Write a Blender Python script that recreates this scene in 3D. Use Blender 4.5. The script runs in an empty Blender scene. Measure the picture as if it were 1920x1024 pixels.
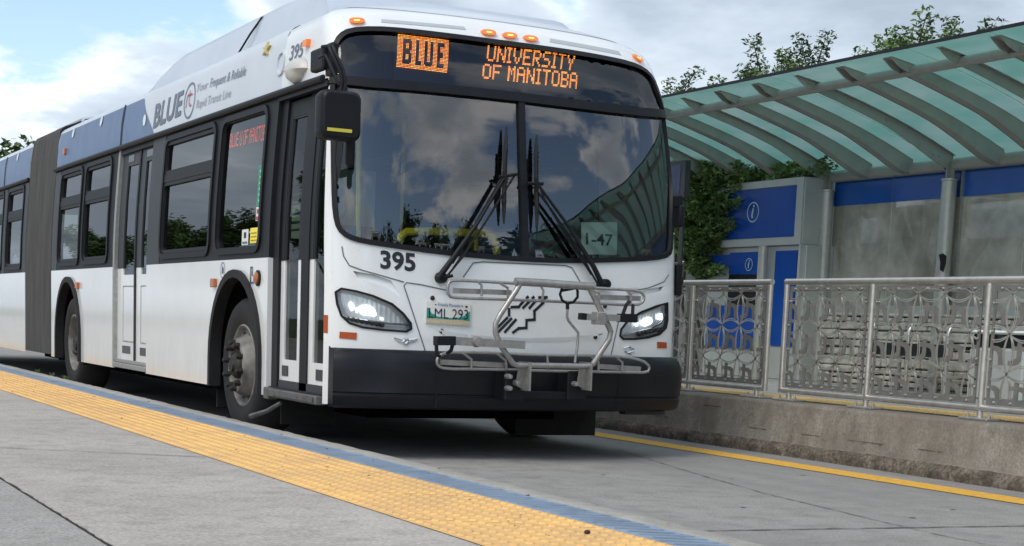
import bpy, math, random
import numpy as np
from mathutils import Vector, Matrix
from mathutils.geometry import delaunay_2d_cdt
R_ = math.radians
random.seed(7)
sc = bpy.context.scene
COL = sc.collection
# ------------------------------------------------------------------ camera
H = .88                      # eye height above the road
F, CX, CY = 2930.6, 960., 1009.8
PAN, PITCH, ROLL = .479766, -.136385, .038732
def basis():
    fw = np.array([math.sin(PAN)*math.cos(PITCH), math.cos(PAN)*math.cos(PITCH), math.sin(PITCH)])
    r0 = np.array([math.cos(PAN), -math.sin(PAN), 0]); u0 = np.cross(r0, fw)
    return (math.cos(ROLL)*r0+math.sin(ROLL)*u0, -math.sin(ROLL)*r0+math.cos(ROLL)*u0, fw)
RT, UP, FW = basis()
cam = bpy.data.objects.new('camera', bpy.data.cameras.new('camera')); COL.objects.link(cam)
cam.matrix_world = Matrix(((RT[0], UP[0], -FW[0], 0), (RT[1], UP[1], -FW[1], 0), (RT[2], UP[2], -FW[2], H), (0, 0, 0, 1)))
cam.data.sensor_width = 36; cam.data.lens = F/1920*36
cam.data.shift_y = (CY-512)/1920
cam.data.clip_start = .05; cam.data.clip_end = 3000
sc.camera = cam
sc.render.resolution_x = 1024; sc.render.resolution_y = 546
# ------------------------------------------------------------------ light
SUN_EL, SUN_AZ = R_(50), R_(246)      # azimuth measured from +Y clockwise
sun = bpy.data.objects.new('sun', bpy.data.lights.new('sun', 'SUN')); COL.objects.link(sun)
sun.data.energy = 1.5; sun.data.angle = R_(32); sun.data.color = (1, .93, .84)
sd = Vector((math.sin(SUN_AZ)*math.cos(SUN_EL), math.cos(SUN_AZ)*math.cos(SUN_EL), math.sin(SUN_EL)))
sun.rotation_euler = sd.to_track_quat('Z', 'Y').to_euler()
world = bpy.data.worlds.new('World'); sc.world = world; world.use_nodes = True
wn, wl = world.node_tree.nodes, world.node_tree.links
wn.clear()
def wnode(t, **k):
    n = wn.new(t)
    for a, b in k.items(): setattr(n, a, b)
    return n
def wmath(op, a, b=None):
    n = wn.new('ShaderNodeMath'); n.operation = op
    for i, x in enumerate((a, b)):
        if x is None: continue
        if isinstance(x, (int, float)): n.inputs[i].default_value = x
        else: wl.new(x, n.inputs[i])
    return n.outputs[0]
out = wnode('ShaderNodeOutputWorld')
sky = wnode('ShaderNodeTexSky', sky_type='NISHITA', sun_disc=False, sun_elevation=SUN_EL, sun_rotation=SUN_AZ)
bg1 = wnode('ShaderNodeBackground'); bg1.inputs[1].default_value = .15
wl.new(sky.outputs[0], bg1.inputs[0])
tc = wnode('ShaderNodeTexCoord'); sx = wnode('ShaderNodeSeparateXYZ'); wl.new(tc.outputs['Generated'], sx.inputs[0])
den = wmath('ADD', wmath('MAXIMUM', sx.outputs[2], 0.), .22)
px_, py_ = wmath('DIVIDE', sx.outputs[0], den), wmath('DIVIDE', sx.outputs[1], den)
cb = wnode('ShaderNodeCombineXYZ'); wl.new(px_, cb.inputs[0]); wl.new(py_, cb.inputs[1])
mp = wnode('ShaderNodeMapping'); mp.inputs['Location'].default_value = (3.1, 1.7, 0); wl.new(cb.outputs[0], mp.inputs[0])
n1 = wnode('ShaderNodeTexNoise'); n1.inputs['Scale'].default_value = 1.5; n1.inputs['Detail'].default_value = 10; n1.inputs['Roughness'].default_value = .56; n1.inputs['Distortion'].default_value = .15
n2 = wnode('ShaderNodeTexNoise'); n2.inputs['Scale'].default_value = 2.2; n2.inputs['Detail'].default_value = 7; n2.inputs['Roughness'].default_value = .55
wl.new(mp.outputs[0], n1.inputs[0])
mp2 = wnode('ShaderNodeMapping'); mp2.inputs['Location'].default_value = (7.3, -2.2, 4); wl.new(cb.outputs[0], mp2.inputs[0]); wl.new(mp2.outputs[0], n2.inputs[0])
# more open blue towards the far end of the busway and behind the viewer
bl = wnode('ShaderNodeVectorMath', operation='DOT_PRODUCT'); wl.new(tc.outputs['Generated'], bl.inputs[0]); _d = Vector(((250-CX)/F*RT-(180-CY)/F*UP+FW)).normalized(); bl.inputs[1].default_value = _d
bm = wnode('ShaderNodeMapRange'); wl.new(bl.outputs['Value'], bm.inputs[0])
bm.inputs[1].default_value = .9905; bm.inputs[2].default_value = .9985; bm.inputs[3].default_value = 0; bm.inputs[4].default_value = -.27
bk = wnode('ShaderNodeMapRange'); wl.new(sx.outputs[1], bk.inputs[0])
bk.inputs[1].default_value = .1; bk.inputs[2].default_value = -.5; bk.inputs[3].default_value = .17; bk.inputs[4].default_value = -.07
cov = wmath('ADD', wmath('ADD', n1.outputs[0], bm.outputs[0]), bk.outputs[0])
cr = wnode('ShaderNodeMapRange'); cr.interpolation_type = 'SMOOTHSTEP'; wl.new(cov, cr.inputs[0]); cr.inputs[1].default_value = .42; cr.inputs[2].default_value = .50
ramp = wnode('ShaderNodeValToRGB'); wl.new(wmath('ADD', wmath('MULTIPLY', n2.outputs[0], .45), wmath('MULTIPLY', cov, .6)), ramp.inputs[0])
e = ramp.color_ramp.elements
e[0].position = .47; e[0].color = (1.05, 1.05, 1.06, 1)
e[1].position = .66; e[1].color = (.36, .43, .52, 1)
el = e.new(.55); el.color = (.56, .64, .73, 1)
bg2 = wnode('ShaderNodeBackground'); bg2.inputs[1].default_value = 1.; wl.new(ramp.outputs[0], bg2.inputs[0])
mx = wnode('ShaderNodeMixShader'); wl.new(cr.outputs[0], mx.inputs[0]); wl.new(bg1.outputs[0], mx.inputs[1]); wl.new(bg2.outputs[0], mx.inputs[2])
wl.new(mx.outputs[0], out.inputs[0])
sc.view_settings.view_transform = 'Standard'; sc.view_settings.look = 'None'
sc.view_settings.exposure = .44; sc.view_settings.gamma = 1
sc.render.engine = 'CYCLES'
sc.cycles.max_bounces = 8; sc.cycles.transparent_max_bounces = 24

# ------------------------------------------------------------------ measuring helpers (points on known planes)
def ray(u, v):
    return (u-CX)/F*RT-(v-CY)/F*UP+FW
def PX(u, v, X): q = ray(u, v); q = q*X/q[0]; return (q[0], q[1], q[2]+H)
def PY(u, v, Y): q = ray(u, v); q = q*Y/q[1]; return (q[0], q[1], q[2]+H)
def PZ(u, v, Z): q = ray(u, v); q = q*(Z-H)/q[2]; return (q[0], q[1], Z)

# ------------------------------------------------------------------ materials
MATS = {}
def mat(name, col, rough=.5, metal=0, noise=0, nscale=8, bump=0, bscale=60, coat=0, emit=None, estr=0, spec=.5, dark=None, detail=4, stretch=None):
    if name in MATS: return MATS[name]
    m = bpy.data.materials.new(name); m.use_nodes = True; MATS[name] = m
    nt = m.node_tree; N, L = nt.nodes, nt.links; b = N['Principled BSDF']
    b.inputs['Base Color'].default_value = (*col, 1); b.inputs['Roughness'].default_value = rough; b.inputs['Metallic'].default_value = metal
    b.inputs['Specular IOR Level'].default_value = spec; b.inputs['Coat Weight'].default_value = coat; b.inputs['Coat Roughness'].default_value = .08
    if emit: b.inputs['Emission Color'].default_value = (*emit, 1); b.inputs['Emission Strength'].default_value = estr
    t = N.new('ShaderNodeTexCoord'); src = t.outputs['Object']
    if stretch:
        mpn = N.new('ShaderNodeMapping'); mpn.inputs['Scale'].default_value = stretch; L.new(src, mpn.inputs[0]); src = mpn.outputs[0]
    if noise:
        n = N.new('ShaderNodeTexNoise'); n.inputs['Scale'].default_value = nscale; n.inputs['Detail'].default_value = detail; n.inputs['Roughness'].default_value = .6; L.new(src, n.inputs[0])
        r = N.new('ShaderNodeValToRGB'); d = dark or tuple(c*(1-noise) for c in col)
        r.color_ramp.elements[0].color = (*d, 1); r.color_ramp.elements[1].color = (*col, 1)
        r.color_ramp.elements[0].position = .32; r.color_ramp.elements[1].position = .62
        L.new(n.outputs[0], r.inputs[0]); L.new(r.outputs[0], b.inputs['Base Color'])
    if bump:
        n = N.new('ShaderNodeTexNoise'); n.inputs['Scale'].default_value = bscale; n.inputs['Detail'].default_value = 3; L.new(src, n.inputs[0])
        bu = N.new('ShaderNodeBump'); bu.inputs['Strength'].default_value = bump; bu.inputs['Distance'].default_value = .01; L.new(n.outputs[0], bu.inputs['Height']); L.new(bu.outputs[0], b.inputs['Normal'])
    return m
def glassmat(name, tint, ior=2.0, rough=.01, dim=0.):
    m = bpy.data.materials.new(name); m.use_nodes = True; MATS[name] = m
    N, L = m.node_tree.nodes, m.node_tree.links; N.remove(N['Principled BSDF']); o = N['Material Output']
    fr = N.new('ShaderNodeFresnel'); fr.inputs[0].default_value = ior
    tr = N.new('ShaderNodeBsdfTransparent'); tr.inputs[0].default_value = (*tint, 1)
    gl = N.new('ShaderNodeBsdfGlossy'); gl.inputs['Roughness'].default_value = rough
    mi = N.new('ShaderNodeMixShader'); L.new(fr.outputs[0], mi.inputs[0]); L.new(tr.outputs[0], mi.inputs[1]); L.new(gl.outputs[0], mi.inputs[2])
    L.new(mi.outputs[0], o.inputs[0]); return m
M_WHITE = mat('white_paint', (.80, .82, .81), .3, noise=.05, nscale=3, coat=1., bump=.05, bscale=1.6)
def grime(m, zt=.95, col=(.36, .33, .29), amt=.32):
    N, L = m.node_tree.nodes, m.node_tree.links; b = N['Principled BSDF']; src = b.inputs['Base Color'].links[0].from_socket
    t = N.new('ShaderNodeTexCoord'); sp = N.new('ShaderNodeSeparateXYZ'); L.new(t.outputs['Object'], sp.inputs[0])
    g = N.new('ShaderNodeMapRange'); g.inputs[1].default_value = zt; g.inputs[2].default_value = .3; L.new(sp.outputs[2], g.inputs[0])
    mp_ = N.new('ShaderNodeMapping'); mp_.inputs['Scale'].default_value = (5, 5, 1.2); L.new(t.outputs['Object'], mp_.inputs[0])
    n = N.new('ShaderNodeTexNoise'); n.inputs['Scale'].default_value = 2.5; n.inputs['Detail'].default_value = 8; n.inputs['Roughness'].default_value = .7; L.new(mp_.outputs[0], n.inputs[0])
    r = N.new('ShaderNodeMapRange'); r.inputs[1].default_value = .35; r.inputs[2].default_value = .75; L.new(n.outputs[0], r.inputs[0])
    mu = N.new('ShaderNodeMath'); mu.operation = 'MULTIPLY_ADD'; L.new(g.outputs[0], mu.inputs[0]); L.new(r.outputs[0], mu.inputs[1]); mu.inputs[2].default_value = 0.
    m2 = N.new('ShaderNodeMath'); m2.operation = 'MULTIPLY'; L.new(mu.outputs[0], m2.inputs[0]); m2.inputs[1].default_value = amt
    # sparse grit specks all over
    v = N.new('ShaderNodeTexNoise'); v.inputs['Scale'].default_value = 55; v.inputs['Detail'].default_value = 2; L.new(t.outputs['Object'], v.inputs[0]); vr = N.new('ShaderNodeMapRange'); vr.inputs[1].default_value = .68; vr.inputs[2].default_value = .76; vr.inputs[4].default_value = .3; L.new(v.outputs[0], vr.inputs[0])
    ad = N.new('ShaderNodeMath'); ad.operation = 'MAXIMUM'; L.new(m2.outputs[0], ad.inputs[0]); L.new(vr.outputs[0], ad.inputs[1])
    x = N.new('ShaderNodeMix'); x.data_type = 'RGBA'; L.new(ad.outputs[0], x.inputs[0]); L.new(src, x.inputs[6]); x.inputs[7].default_value = (*col, 1); L.new(x.outputs[2], b.inputs['Base Color'])
grime(M_WHITE)
M_ROOFW = mat('roof_white', (.60, .65, .70), .32, noise=.08, nscale=2, coat=.3, bump=.05, bscale=2)
M_BLUE = mat('blue_vinyl', (.10, .165, .30), .4, noise=.2, nscale=4, coat=.1, bump=.06, bscale=2)
M_BLACK = mat('black_trim', (.010, .011, .014), .48, noise=.3, nscale=12, spec=.25)
M_BLACKG = mat('black_gloss', (.012, .014, .02), .12)
M_DARKMET = mat('dark_frame', (.016, .018, .021), .5, metal=0, spec=.25, noise=.2, nscale=10)
M_COLUMN = mat('grey_column', (.045, .05, .056), .45, metal=.1, spec=.3, noise=.15, nscale=6)
M_RUBBER = mat('rubber', (.012, .012, .013), .75, noise=.4, nscale=20, bump=.2, bscale=40)
M_BUMP = mat('bumper_plastic', (.005, .006, .009), .45, spec=.35, noise=.25, nscale=10, bump=.1, bscale=200)
M_STEEL = mat('steel', (.40, .39, .37), .4, metal=.65, noise=.25, nscale=30, bump=.05, bscale=80)
M_GALV = mat('aluminium', (.42, .42, .4), .42, metal=.6, noise=.2, nscale=25)
M_STEP = mat('step_metal', (.16, .16, .155), .5, metal=.5, noise=.4, nscale=20)
M_STAIN = mat('stainless_rail', (.66, .63, .58), .3, metal=.75, noise=.2, nscale=14)
M_PANELST = mat('cut_steel', (.23, .225, .208), .45, metal=.3, noise=.25, nscale=10)
M_CHROME = mat('chrome', (.8, .82, .84), .08, metal=1)
M_AMBER = mat('amber_lens', (.6, .16, .02), .25, emit=(1, .22, .02), estr=.25, coat=.5)
M_AMBERD = mat('amber_unlit', (.42, .12, .03), .3, coat=.5)
M_AMBERG = mat('amber_glow', (1, .5, .1), .3, emit=(1, .45, .1), estr=2.2)
M_REDREF = mat('reflector_orange', (.42, .075, .012), .3, noise=.2, nscale=90)
M_LED = mat('led_orange', (1, .3, .05), .5, emit=(1, .24, .035), estr=2.6)
M_LEDY = mat('led_yellow', (1, .5, .1), .5, emit=(1, .45, .08), estr=2.6)
M_LEDR = mat('led_red', (1, .2, .1), .5, emit=(1, .18, .1), estr=.9)
M_LAMP = mat('headlamp_light', (1, 1, 1), .3, emit=(.9, .97, 1), estr=1.15)
M_DECAL = mat('decal_black', (.012, .014, .018), .4)
M_GREYT = mat('decal_grey', (.13, .15, .2), .4)
M_GREYL = mat('decal_light_grey', (.36, .38, .44), .4)
M_RED = mat('decal_red', (.45, .03, .04), .4)
M_GREEN = mat('decal_green', (.03, .3, .14), .4)
M_YEL = mat('yellow_paint', (.95, .78, .05), .4)
M_PLATEW = mat('plate_white', (.75, .76, .72), .4, noise=.08, nscale=60)
M_TEAL = mat('plate_green', (.02, .28, .2), .4)
M_TAN = mat('plate_tan', (.6, .5, .33), .4, noise=.3, nscale=80)
M_PLBLUE = mat('plate_blue', (.05, .12, .4), .4)
M_PAPER = mat('sign_paper', (.82, 1., .93), .6)
M_INT = mat('interior_grey', (.16, .18, .19), .6)
M_INTD = mat('interior_dark', (.035, .04, .045), .6)
M_SEAT = mat('seat_blue', (.03, .05, .15), .7, noise=.3, nscale=30)
M_BELLOW = mat('bellows_rubber', (.078, .078, .076), .65, noise=.35, nscale=3, bump=.1, stretch=(1, 3, .4))
M_SIGNB = mat('sign_blue', (.006, .07, .36), .25, noise=.1, nscale=5, spec=.25)
M_SYM = mat('sign_symbol', (.5, .62, .6), .4)
M_CABG = mat('cabinet_grey', (.5, .52, .5), .4, metal=.3, noise=.08, nscale=5)
M_POST = mat('galvanised_post', (.5, .5, .46), .42, metal=.5, noise=.12, nscale=14)
M_RIB = mat('rib_paint', (.33, .34, .31), .45, metal=.2, noise=.12, nscale=8)
M_LEAF = mat('leaf', (.12, .20, .05), .55, noise=.5, nscale=1.4, dark=(.035, .07, .02))
M_LEAF2 = mat('leaf_vine', (.15, .24, .06), .6, noise=.6, nscale=3, dark=(.03, .06, .015))
M_BARK = mat('bark', (.09, .07, .05), .9, noise=.4, nscale=12, bump=.5)
M_STONE = mat('stone', (.62, .58, .51), .85, noise=.45, nscale=7, bump=.5, bscale=30)
M_HUB = mat('wheel_grey', (.24, .23, .21), .6, metal=.15, noise=.6, nscale=9, detail=8)
M_HUBD = mat('hub_dark', (.03, .028, .026), .6, metal=.2, noise=.4, nscale=20)
G_WS = glassmat('windshield_glass', (.84, .91, .89), 2.3)
G_SIDE = glassmat('tinted_glass', (.16, .18, .19), 2.2)
G_DOOR = glassmat('door_glass_clear', (.82, .88, .87), 1.38)
G_CLEAR = glassmat('lens_clear', (.95, .97, .98), 1.4)
def canopymat():
    m = bpy.data.materials.new('canopy_glass'); m.use_nodes = True
    N, L = m.node_tree.nodes, m.node_tree.links; N.remove(N['Principled BSDF']); o = N['Material Output']
    tr = N.new('ShaderNodeBsdfTranslucent'); t2 = N.new('ShaderNodeBsdfTransparent'); t2.inputs[0].default_value = (.72, .93, .88, 1)
    df = N.new('ShaderNodeBsdfDiffuse'); df.inputs[0].default_value = (.3, .5, .45, 1)
    t = N.new('ShaderNodeTexCoord'); mpn = N.new('ShaderNodeMapping'); mpn.inputs['Scale'].default_value = (3, 1.2, 1); L.new(t.outputs['Object'], mpn.inputs[0])
    n = N.new('ShaderNodeTexNoise'); n.inputs['Scale'].default_value = 1.3; n.inputs['Detail'].default_value = 8; L.new(mpn.outputs[0], n.inputs[0])
    r = N.new('ShaderNodeValToRGB'); r.color_ramp.elements[0].color = (.58, .9, .83, 1); r.color_ramp.elements[1].color = (.84, 1., .96, 1); r.color_ramp.elements[0].position = .35; r.color_ramp.elements[1].position = .7
    L.new(n.outputs[0], r.inputs[0]); L.new(r.outputs[0], tr.inputs[0])
    gl = N.new('ShaderNodeBsdfGlossy'); gl.inputs['Roughness'].default_value = .05; fr = N.new('ShaderNodeFresnel'); fr.inputs[0].default_value = 1.4
    a = N.new('ShaderNodeMixShader'); a.inputs[0].default_value = .35; L.new(tr.outputs[0], a.inputs[1]); L.new(t2.outputs[0], a.inputs[2])
    b = N.new('ShaderNodeMixShader'); L.new(fr.outputs[0], b.inputs[0]); L.new(a.outputs[0], b.inputs[1]); L.new(gl.outputs[0], b.inputs[2])
    L.new(b.outputs[0], o.inputs[0]); return m
G_CAN = canopymat()

# ------------------------------------------------------------------ mesh helpers
ORG = Vector((0, 0, 0))      # origin of the thing being built
def link(name, verts, faces, m, parent=None, smooth=None, org=None, mi=None):
    o_ = ORG if org is None else Vector(org)
    me = bpy.data.meshes.new(name); me.from_pydata([tuple(Vector(v)-o_) for v in verts], [], faces)
    for mm in (m if isinstance(m, (list, tuple)) else [m]): me.materials.append(mm)
    if mi:
        for p, i in zip(me.polygons, mi): p.material_index = i
    me.validate(); me.update()
    o = bpy.data.objects.new(name, me); COL.objects.link(o)
    if smooth is not None:
        for p in me.polygons: p.use_smooth = True
        me.set_sharp_from_angle(angle=R_(smooth))
    if parent is not None: o.parent = parent
    else: o.location = o_
    return o
def tag(o, label=None, cat=None, group=None, kind=None):
    if label: o['label'] = label
    if cat: o['category'] = cat
    if group: o['group'] = group
    if kind: o['kind'] = kind
    return o
def thing(name, loc, label, cat, group=None):
    global ORG
    ORG = Vector(loc); o = bpy.data.objects.new(name, None); o.empty_display_size = .3; COL.objects.link(o); o.location = loc
    return tag(o, label, cat, group)
class MB:
    def __init__(s): s.v = []; s.f = []; s.mi = []; s.cur = 0
    def add(s, v, f):
        b = len(s.v); s.v += [tuple(p) for p in v]; s.f += [tuple(i+b for i in q) for q in f]; s.mi += [s.cur]*len(f); return s
    def box(s, x0, x1, y0, y1, z0, z1):
        return s.add([(x0, y0, z0), (x1, y0, z0), (x1, y1, z0), (x0, y1, z0), (x0, y0, z1), (x1, y0, z1), (x1, y1, z1), (x0, y1, z1)],
                     [(0, 3, 2, 1), (4, 5, 6, 7), (0, 1, 5, 4), (1, 2, 6, 5), (2, 3, 7, 6), (3, 0, 4, 7)])
    def bbox(s, x0, x1, y0, y1, z0, z1, b=.01):     # box with chamfered edges
        c = [(x0, x1), (y0, y1), (z0, z1)]; idx = {}; vs = []; fs = []
        for k in range(8):
            sg = [(k >> i) & 1 for i in range(3)]
            for a in range(3):
                p = [c[i][sg[i]] for i in range(3)]
                for i in range(3):
                    if i != a: p[i] += b*(1 if sg[i] == 0 else -1)
                idx[(k, a)] = len(vs); vs.append(tuple(p))
        for a in range(3):
            o1, o2 = [(1, 2), (2, 0), (0, 1)][a]
            for sgn in (0, 1):
                ks = [(sgn << a) | (i << o1) | (j << o2) for i, j in ((0, 0), (1, 0), (1, 1), (0, 1))]
                q = [idx[(k, a)] for k in ks]
                fs.append(tuple(q if sgn else q[::-1]))
        for a in range(3):
            for b_ in range(a+1, 3):
                o = 3-a-b_
                for sa in (0, 1):
                    for sb in (0, 1):
                        k0 = (sa << a) | (sb << b_); k1 = k0 | (1 << o)
                        fs.append((idx[(k0, a)], idx[(k1, a)], idx[(k1, b_)], idx[(k0, b_)]))
        for k in range(8): fs.append((idx[(k, 0)], idx[(k, 1)], idx[(k, 2)]))
        return s.add(vs, fs)
    def tube(s, pts, r, n=8, closed=False, rr=None):
        P = [Vector(p) for p in pts]; m = len(P); vs = []; fs = []; pn = None
        for i in range(m):
            a = P[i-1] if (i or closed) else P[i]; b = P[(i+1) % m] if (i < m-1 or closed) else P[i]
            t = (b-a).normalized()
            if pn is None: pn = t.orthogonal().normalized()
            else: pn = (pn-t*pn.dot(t)).normalized()
            q = t.cross(pn); rad = rr[i] if rr else r
            for k in range(n):
                an = 2*math.pi*k/n; vs.append(P[i]+(pn*math.cos(an)+q*math.sin(an))*rad)
        for i in range(m if closed else m-1):
            for k in range(n):
                a = i*n+k; b = i*n+(k+1) % n; c = ((i+1) % m)*n+(k+1) % n; d = ((i+1) % m)*n+k; fs.append((a, b, c, d))
        if not closed: fs.append(tuple(range(n))[::-1]); fs.append(tuple(range((m-1)*n, m*n)))
        return s.add(vs, fs)
    def bar(s, p0, p1, w, h, up=(0, 0, 1)):
        p0, p1 = Vector(p0), Vector(p1); t = (p1-p0).normalized(); a = t.cross(Vector(up)).normalized()*w/2; b = a.cross(t).normalized()*h/2
        vs = [p+x for p in (p0, p1) for x in (-a-b, a-b, a+b, -a+b)]
        return s.add(vs, [(0, 1, 2, 3), (7, 6, 5, 4), (0, 4, 5, 1), (1, 5, 6, 2), (2, 6, 7, 3), (3, 7, 4, 0)])
    def lathe(s, c, prof, axis='x', n=32, sgn=1):    # prof: (radius, offset along axis)
        vs = []; fs = []; m = len(prof)
        for r, d in prof:
            for k in range(n):
                a = 2*math.pi*k/n; u, v = r*math.cos(a), r*math.sin(a)
                if axis == 'x': vs.append((c[0]+sgn*d, c[1]+u, c[2]+v))
                elif axis == 'z': vs.append((c[0]+u, c[1]+v, c[2]+d))
                else: vs.append((c[0]+u, c[1]+sgn*d, c[2]+v))
        for i in range(m-1):
            for k in range(n): fs.append((i*n+k, i*n+(k+1) % n, (i+1)*n+(k+1) % n, (i+1)*n+k))
        return s.add(vs, fs)
    def prism(s, poly, mp_, t0, t1):                 # polygon extruded through mp_(a,b,t)
        n = len(poly); vs = [mp_(a, b, t0) for a, b in poly]+[mp_(a, b, t1) for a, b in poly]
        fs = [tuple(range(n)), tuple(range(2*n-1, n-1, -1))]+[(i, (i+1) % n, n+(i+1) % n, n+i) for i in range(n)]
        return s.add(vs, fs)
    def build(s, name, m, parent=None, smooth=None): return link(name, s.v, s.f, m, parent, smooth, mi=s.mi if isinstance(m, (list, tuple)) else None)
def inside(p, poly):
    x, y = p; c = False; j = len(poly)-1
    for i in range(len(poly)):
        xi, yi = poly[i]; xj, yj = poly[j]
        if (yi > y) != (yj > y) and x < (xj-xi)*(y-yi)/(yj-yi)+xi: c = not c
        j = i
    return c
def dense(poly, step):
    o = []
    for i in range(len(poly)):
        a, b = poly[i], poly[(i+1) % len(poly)]; d = math.hypot(b[0]-a[0], b[1]-a[1]); n = max(1, int(d/step))
        for k in range(n): o.append((a[0]+(b[0]-a[0])*k/n, a[1]+(b[1]-a[1])*k/n))
    return o
def smoothpoly(poly, it=2):
    for _ in range(it):
        q = []
        for i in range(len(poly)):
            a, b = poly[i], poly[(i+1) % len(poly)]
            q += [(a[0]*.75+b[0]*.25, a[1]*.75+b[1]*.25), (a[0]*.25+b[0]*.75, a[1]*.25+b[1]*.75)]
        poly = q
    return poly
def rrect(x0, x1, y0, y1, r, n=5):
    o = []
    for cx, cy, a0 in ((x1-r, y1-r, 0), (x0+r, y1-r, 90), (x0+r, y0+r, 180), (x1-r, y0+r, 270)):
        for k in range(n+1): a = R_(a0+90*k/n); o.append((cx+r*math.cos(a), cy+r*math.sin(a)))
    return o
def inset(poly, d):
    n = len(poly); o = []; A = sum(poly[i][0]*poly[(i+1) % n][1]-poly[(i+1) % n][0]*poly[i][1] for i in range(n)); sg = 1 if A > 0 else -1
    for i in range(n):
        a, b, c = poly[i-1], poly[i], poly[(i+1) % n]
        e1 = (b[0]-a[0], b[1]-a[1]); e2 = (c[0]-b[0], c[1]-b[1]); l1 = math.hypot(*e1) or 1; l2 = math.hypot(*e2) or 1
        nx = -(e1[1]/l1+e2[1]/l2)*sg; ny = (e1[0]/l1+e2[0]/l2)*sg; l = math.hypot(nx, ny) or 1
        o.append((b[0]+nx/l*d, b[1]+ny/l*d))
    return o
def sheet(name, outer, holes, fn, m, parent=None, step=.05, t0=0., t1=-.012, smooth=40, grid=True):
    """triangulated skin over a parametric surface; fn(a,b,off)->point, off = distance out of the surface"""
    ps = []; es = []
    for poly in [outer]+list(holes):
        d = dense(poly, step); b = len(ps); ps += d; es += [(b+i, b+(i+1) % len(d)) for i in range(len(d))]
    if grid:
        xs = [p[0] for p in outer]; ys = [p[1] for p in outer]
        nx = int((max(xs)-min(xs))/step); ny = int((max(ys)-min(ys))/step)
        for i in range(1, nx):
            for j in range(1, ny):
                p = (min(xs)+(max(xs)-min(xs))*i/nx, min(ys)+(max(ys)-min(ys))*j/ny)
                if inside(p, outer) and not any(inside(p, h) for h in holes): ps.append(p)
    V, E_, T, *_ = delaunay_2d_cdt([Vector(p) for p in ps], es, [], 0, 1e-6)
    fs = []
    for t in T:
        c = [sum(V[i][k] for i in t)/3 for k in (0, 1)]
        if inside(c, outer) and not any(inside(c, h) for h in holes): fs.append(tuple(t))
    top = [fn(v[0], v[1], t0) for v in V]
    if fs:      # orient outward
        f0 = max(fs, key=lambda f: abs((V[f[1]]-V[f[0]]).cross(V[f[2]]-V[f[0]])))
        a, b, c = [Vector(top[i]) for i in f0]; o1 = Vector(fn(V[f0[0]][0], V[f0[0]][1], t0+.01))-a
        if (b-a).cross(c-a).dot(o1) < 0: fs = [f[::-1] for f in fs]
    allf = list(fs); vs = list(top)
    if t1 is not None:
        n = len(top); vs += [fn(v[0], v[1], t1) for v in V]
        cnt = {}
        for f in fs:
            for i in range(3): e_ = (f[i], f[(i+1) % 3]); cnt[e_] = 1
        for (a, b) in cnt:
            if (b, a) not in cnt: allf.append((b, a, n+a, n+b))
        allf += [tuple(n+i for i in f[::-1]) for f in fs]
    return link(name, vs, allf, m, parent, smooth)
def textmesh(txt, bold=0., shear=0., res=3):
    cu = bpy.data.curves.new('t', 'FONT'); cu.body = txt; cu.size = 1; cu.offset = bold; cu.shear = shear; cu.resolution_u = res
    ob = bpy.data.objects.new('t', cu); COL.objects.link(ob); dg = bpy.context.evaluated_depsgraph_get(); me = bpy.data.meshes.new_from_object(ob.evaluated_get(dg))
    v = [tuple(p.co[:2]) for p in me.vertices]; f = [tuple(p.vertices) for p in me.polygons]
    bpy.data.objects.remove(ob); bpy.data.curves.remove(cu); bpy.data.meshes.remove(me)
    return v, f
def text(name, txt, p0, p1, h, fn, m, parent, off=.003, bold=0., shear=0.):
    """text fitted between baseline ends p0,p1 (surface coordinates) with cap height h"""
    v, f = textmesh(txt, bold, shear)
    x0 = min(a for a, b in v); x1 = max(a for a, b in v); cap = .7
    dx, dy = p1[0]-p0[0], p1[1]-p0[1]
    o = [fn(p0[0]+dx*(a-x0)/(x1-x0), p0[1]+dy*(a-x0)/(x1-x0)+b/cap*h, off) for a, b in v]
    return link(name, o, f, m, parent)

# ------------------------------------------------------------------ bus surfaces
XC = 4.725
_wz = ([0, 1.27, 2.35, 2.73, 2.78, 2.84, 2.92, 2.97], [1.295, 1.295, 1.235, 1.19, 1.15, 1.0, .6, 0.])
_yz = ([.2, .66, 1.0, 1.3, 2.3, 2.5, 2.65, 2.75, 2.84, 2.92, 2.97], [9.03, 9.03, 9.035, 9.055, 9.19, 9.25, 9.33, 9.40, 9.50, 9.72, 10.2])
_bt = ([0, .31, .62, .77, .888, .95, .98, .996, 1.], [0, .012, .05, .085, .13, .165, .195, .225, .26])
def pchip(tab, n=500):
    x, y = map(np.array, tab); h = np.diff(x); d = np.diff(y)/h; m = np.zeros(len(x)); m[0], m[-1] = d[0], d[-1]
    for i in range(1, len(x)-1):
        if d[i-1]*d[i] > 0: w1, w2 = 2*h[i]+h[i-1], h[i]+2*h[i-1]; m[i] = (w1+w2)/(w1/d[i-1]+w2/d[i])
    X = np.linspace(x[0], x[-1], n); k = np.clip(np.searchsorted(x, X, 'right')-1, 0, len(h)-1); t = (X-x[k])/h[k]
    return X, (2*t**3-3*t**2+1)*y[k]+(t**3-2*t**2+t)*h[k]*m[k]+(3*t**2-2*t**3)*y[k+1]+(t**3-t**2)*h[k]*m[k+1]
_wz, _yz, _bt = pchip(_wz), pchip(_yz), pchip(_bt)
wz = lambda z: float(np.interp(z, *_wz)); yz = lambda z: float(np.interp(z, *_yz)); bt = lambda t: float(np.interp(t, *_bt))
_t = np.linspace(0, 1, 200); _s = np.concatenate([[0], np.cumsum(np.hypot(np.diff(_t)*1.295, np.diff(np.interp(_t, *_bt))))]); SMAX = _s[-1]; S1 = SMAX+.8; YS = 10.3
def t2s(t): return math.copysign(float(np.interp(min(abs(t), 1), _t, _s)), t)
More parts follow.
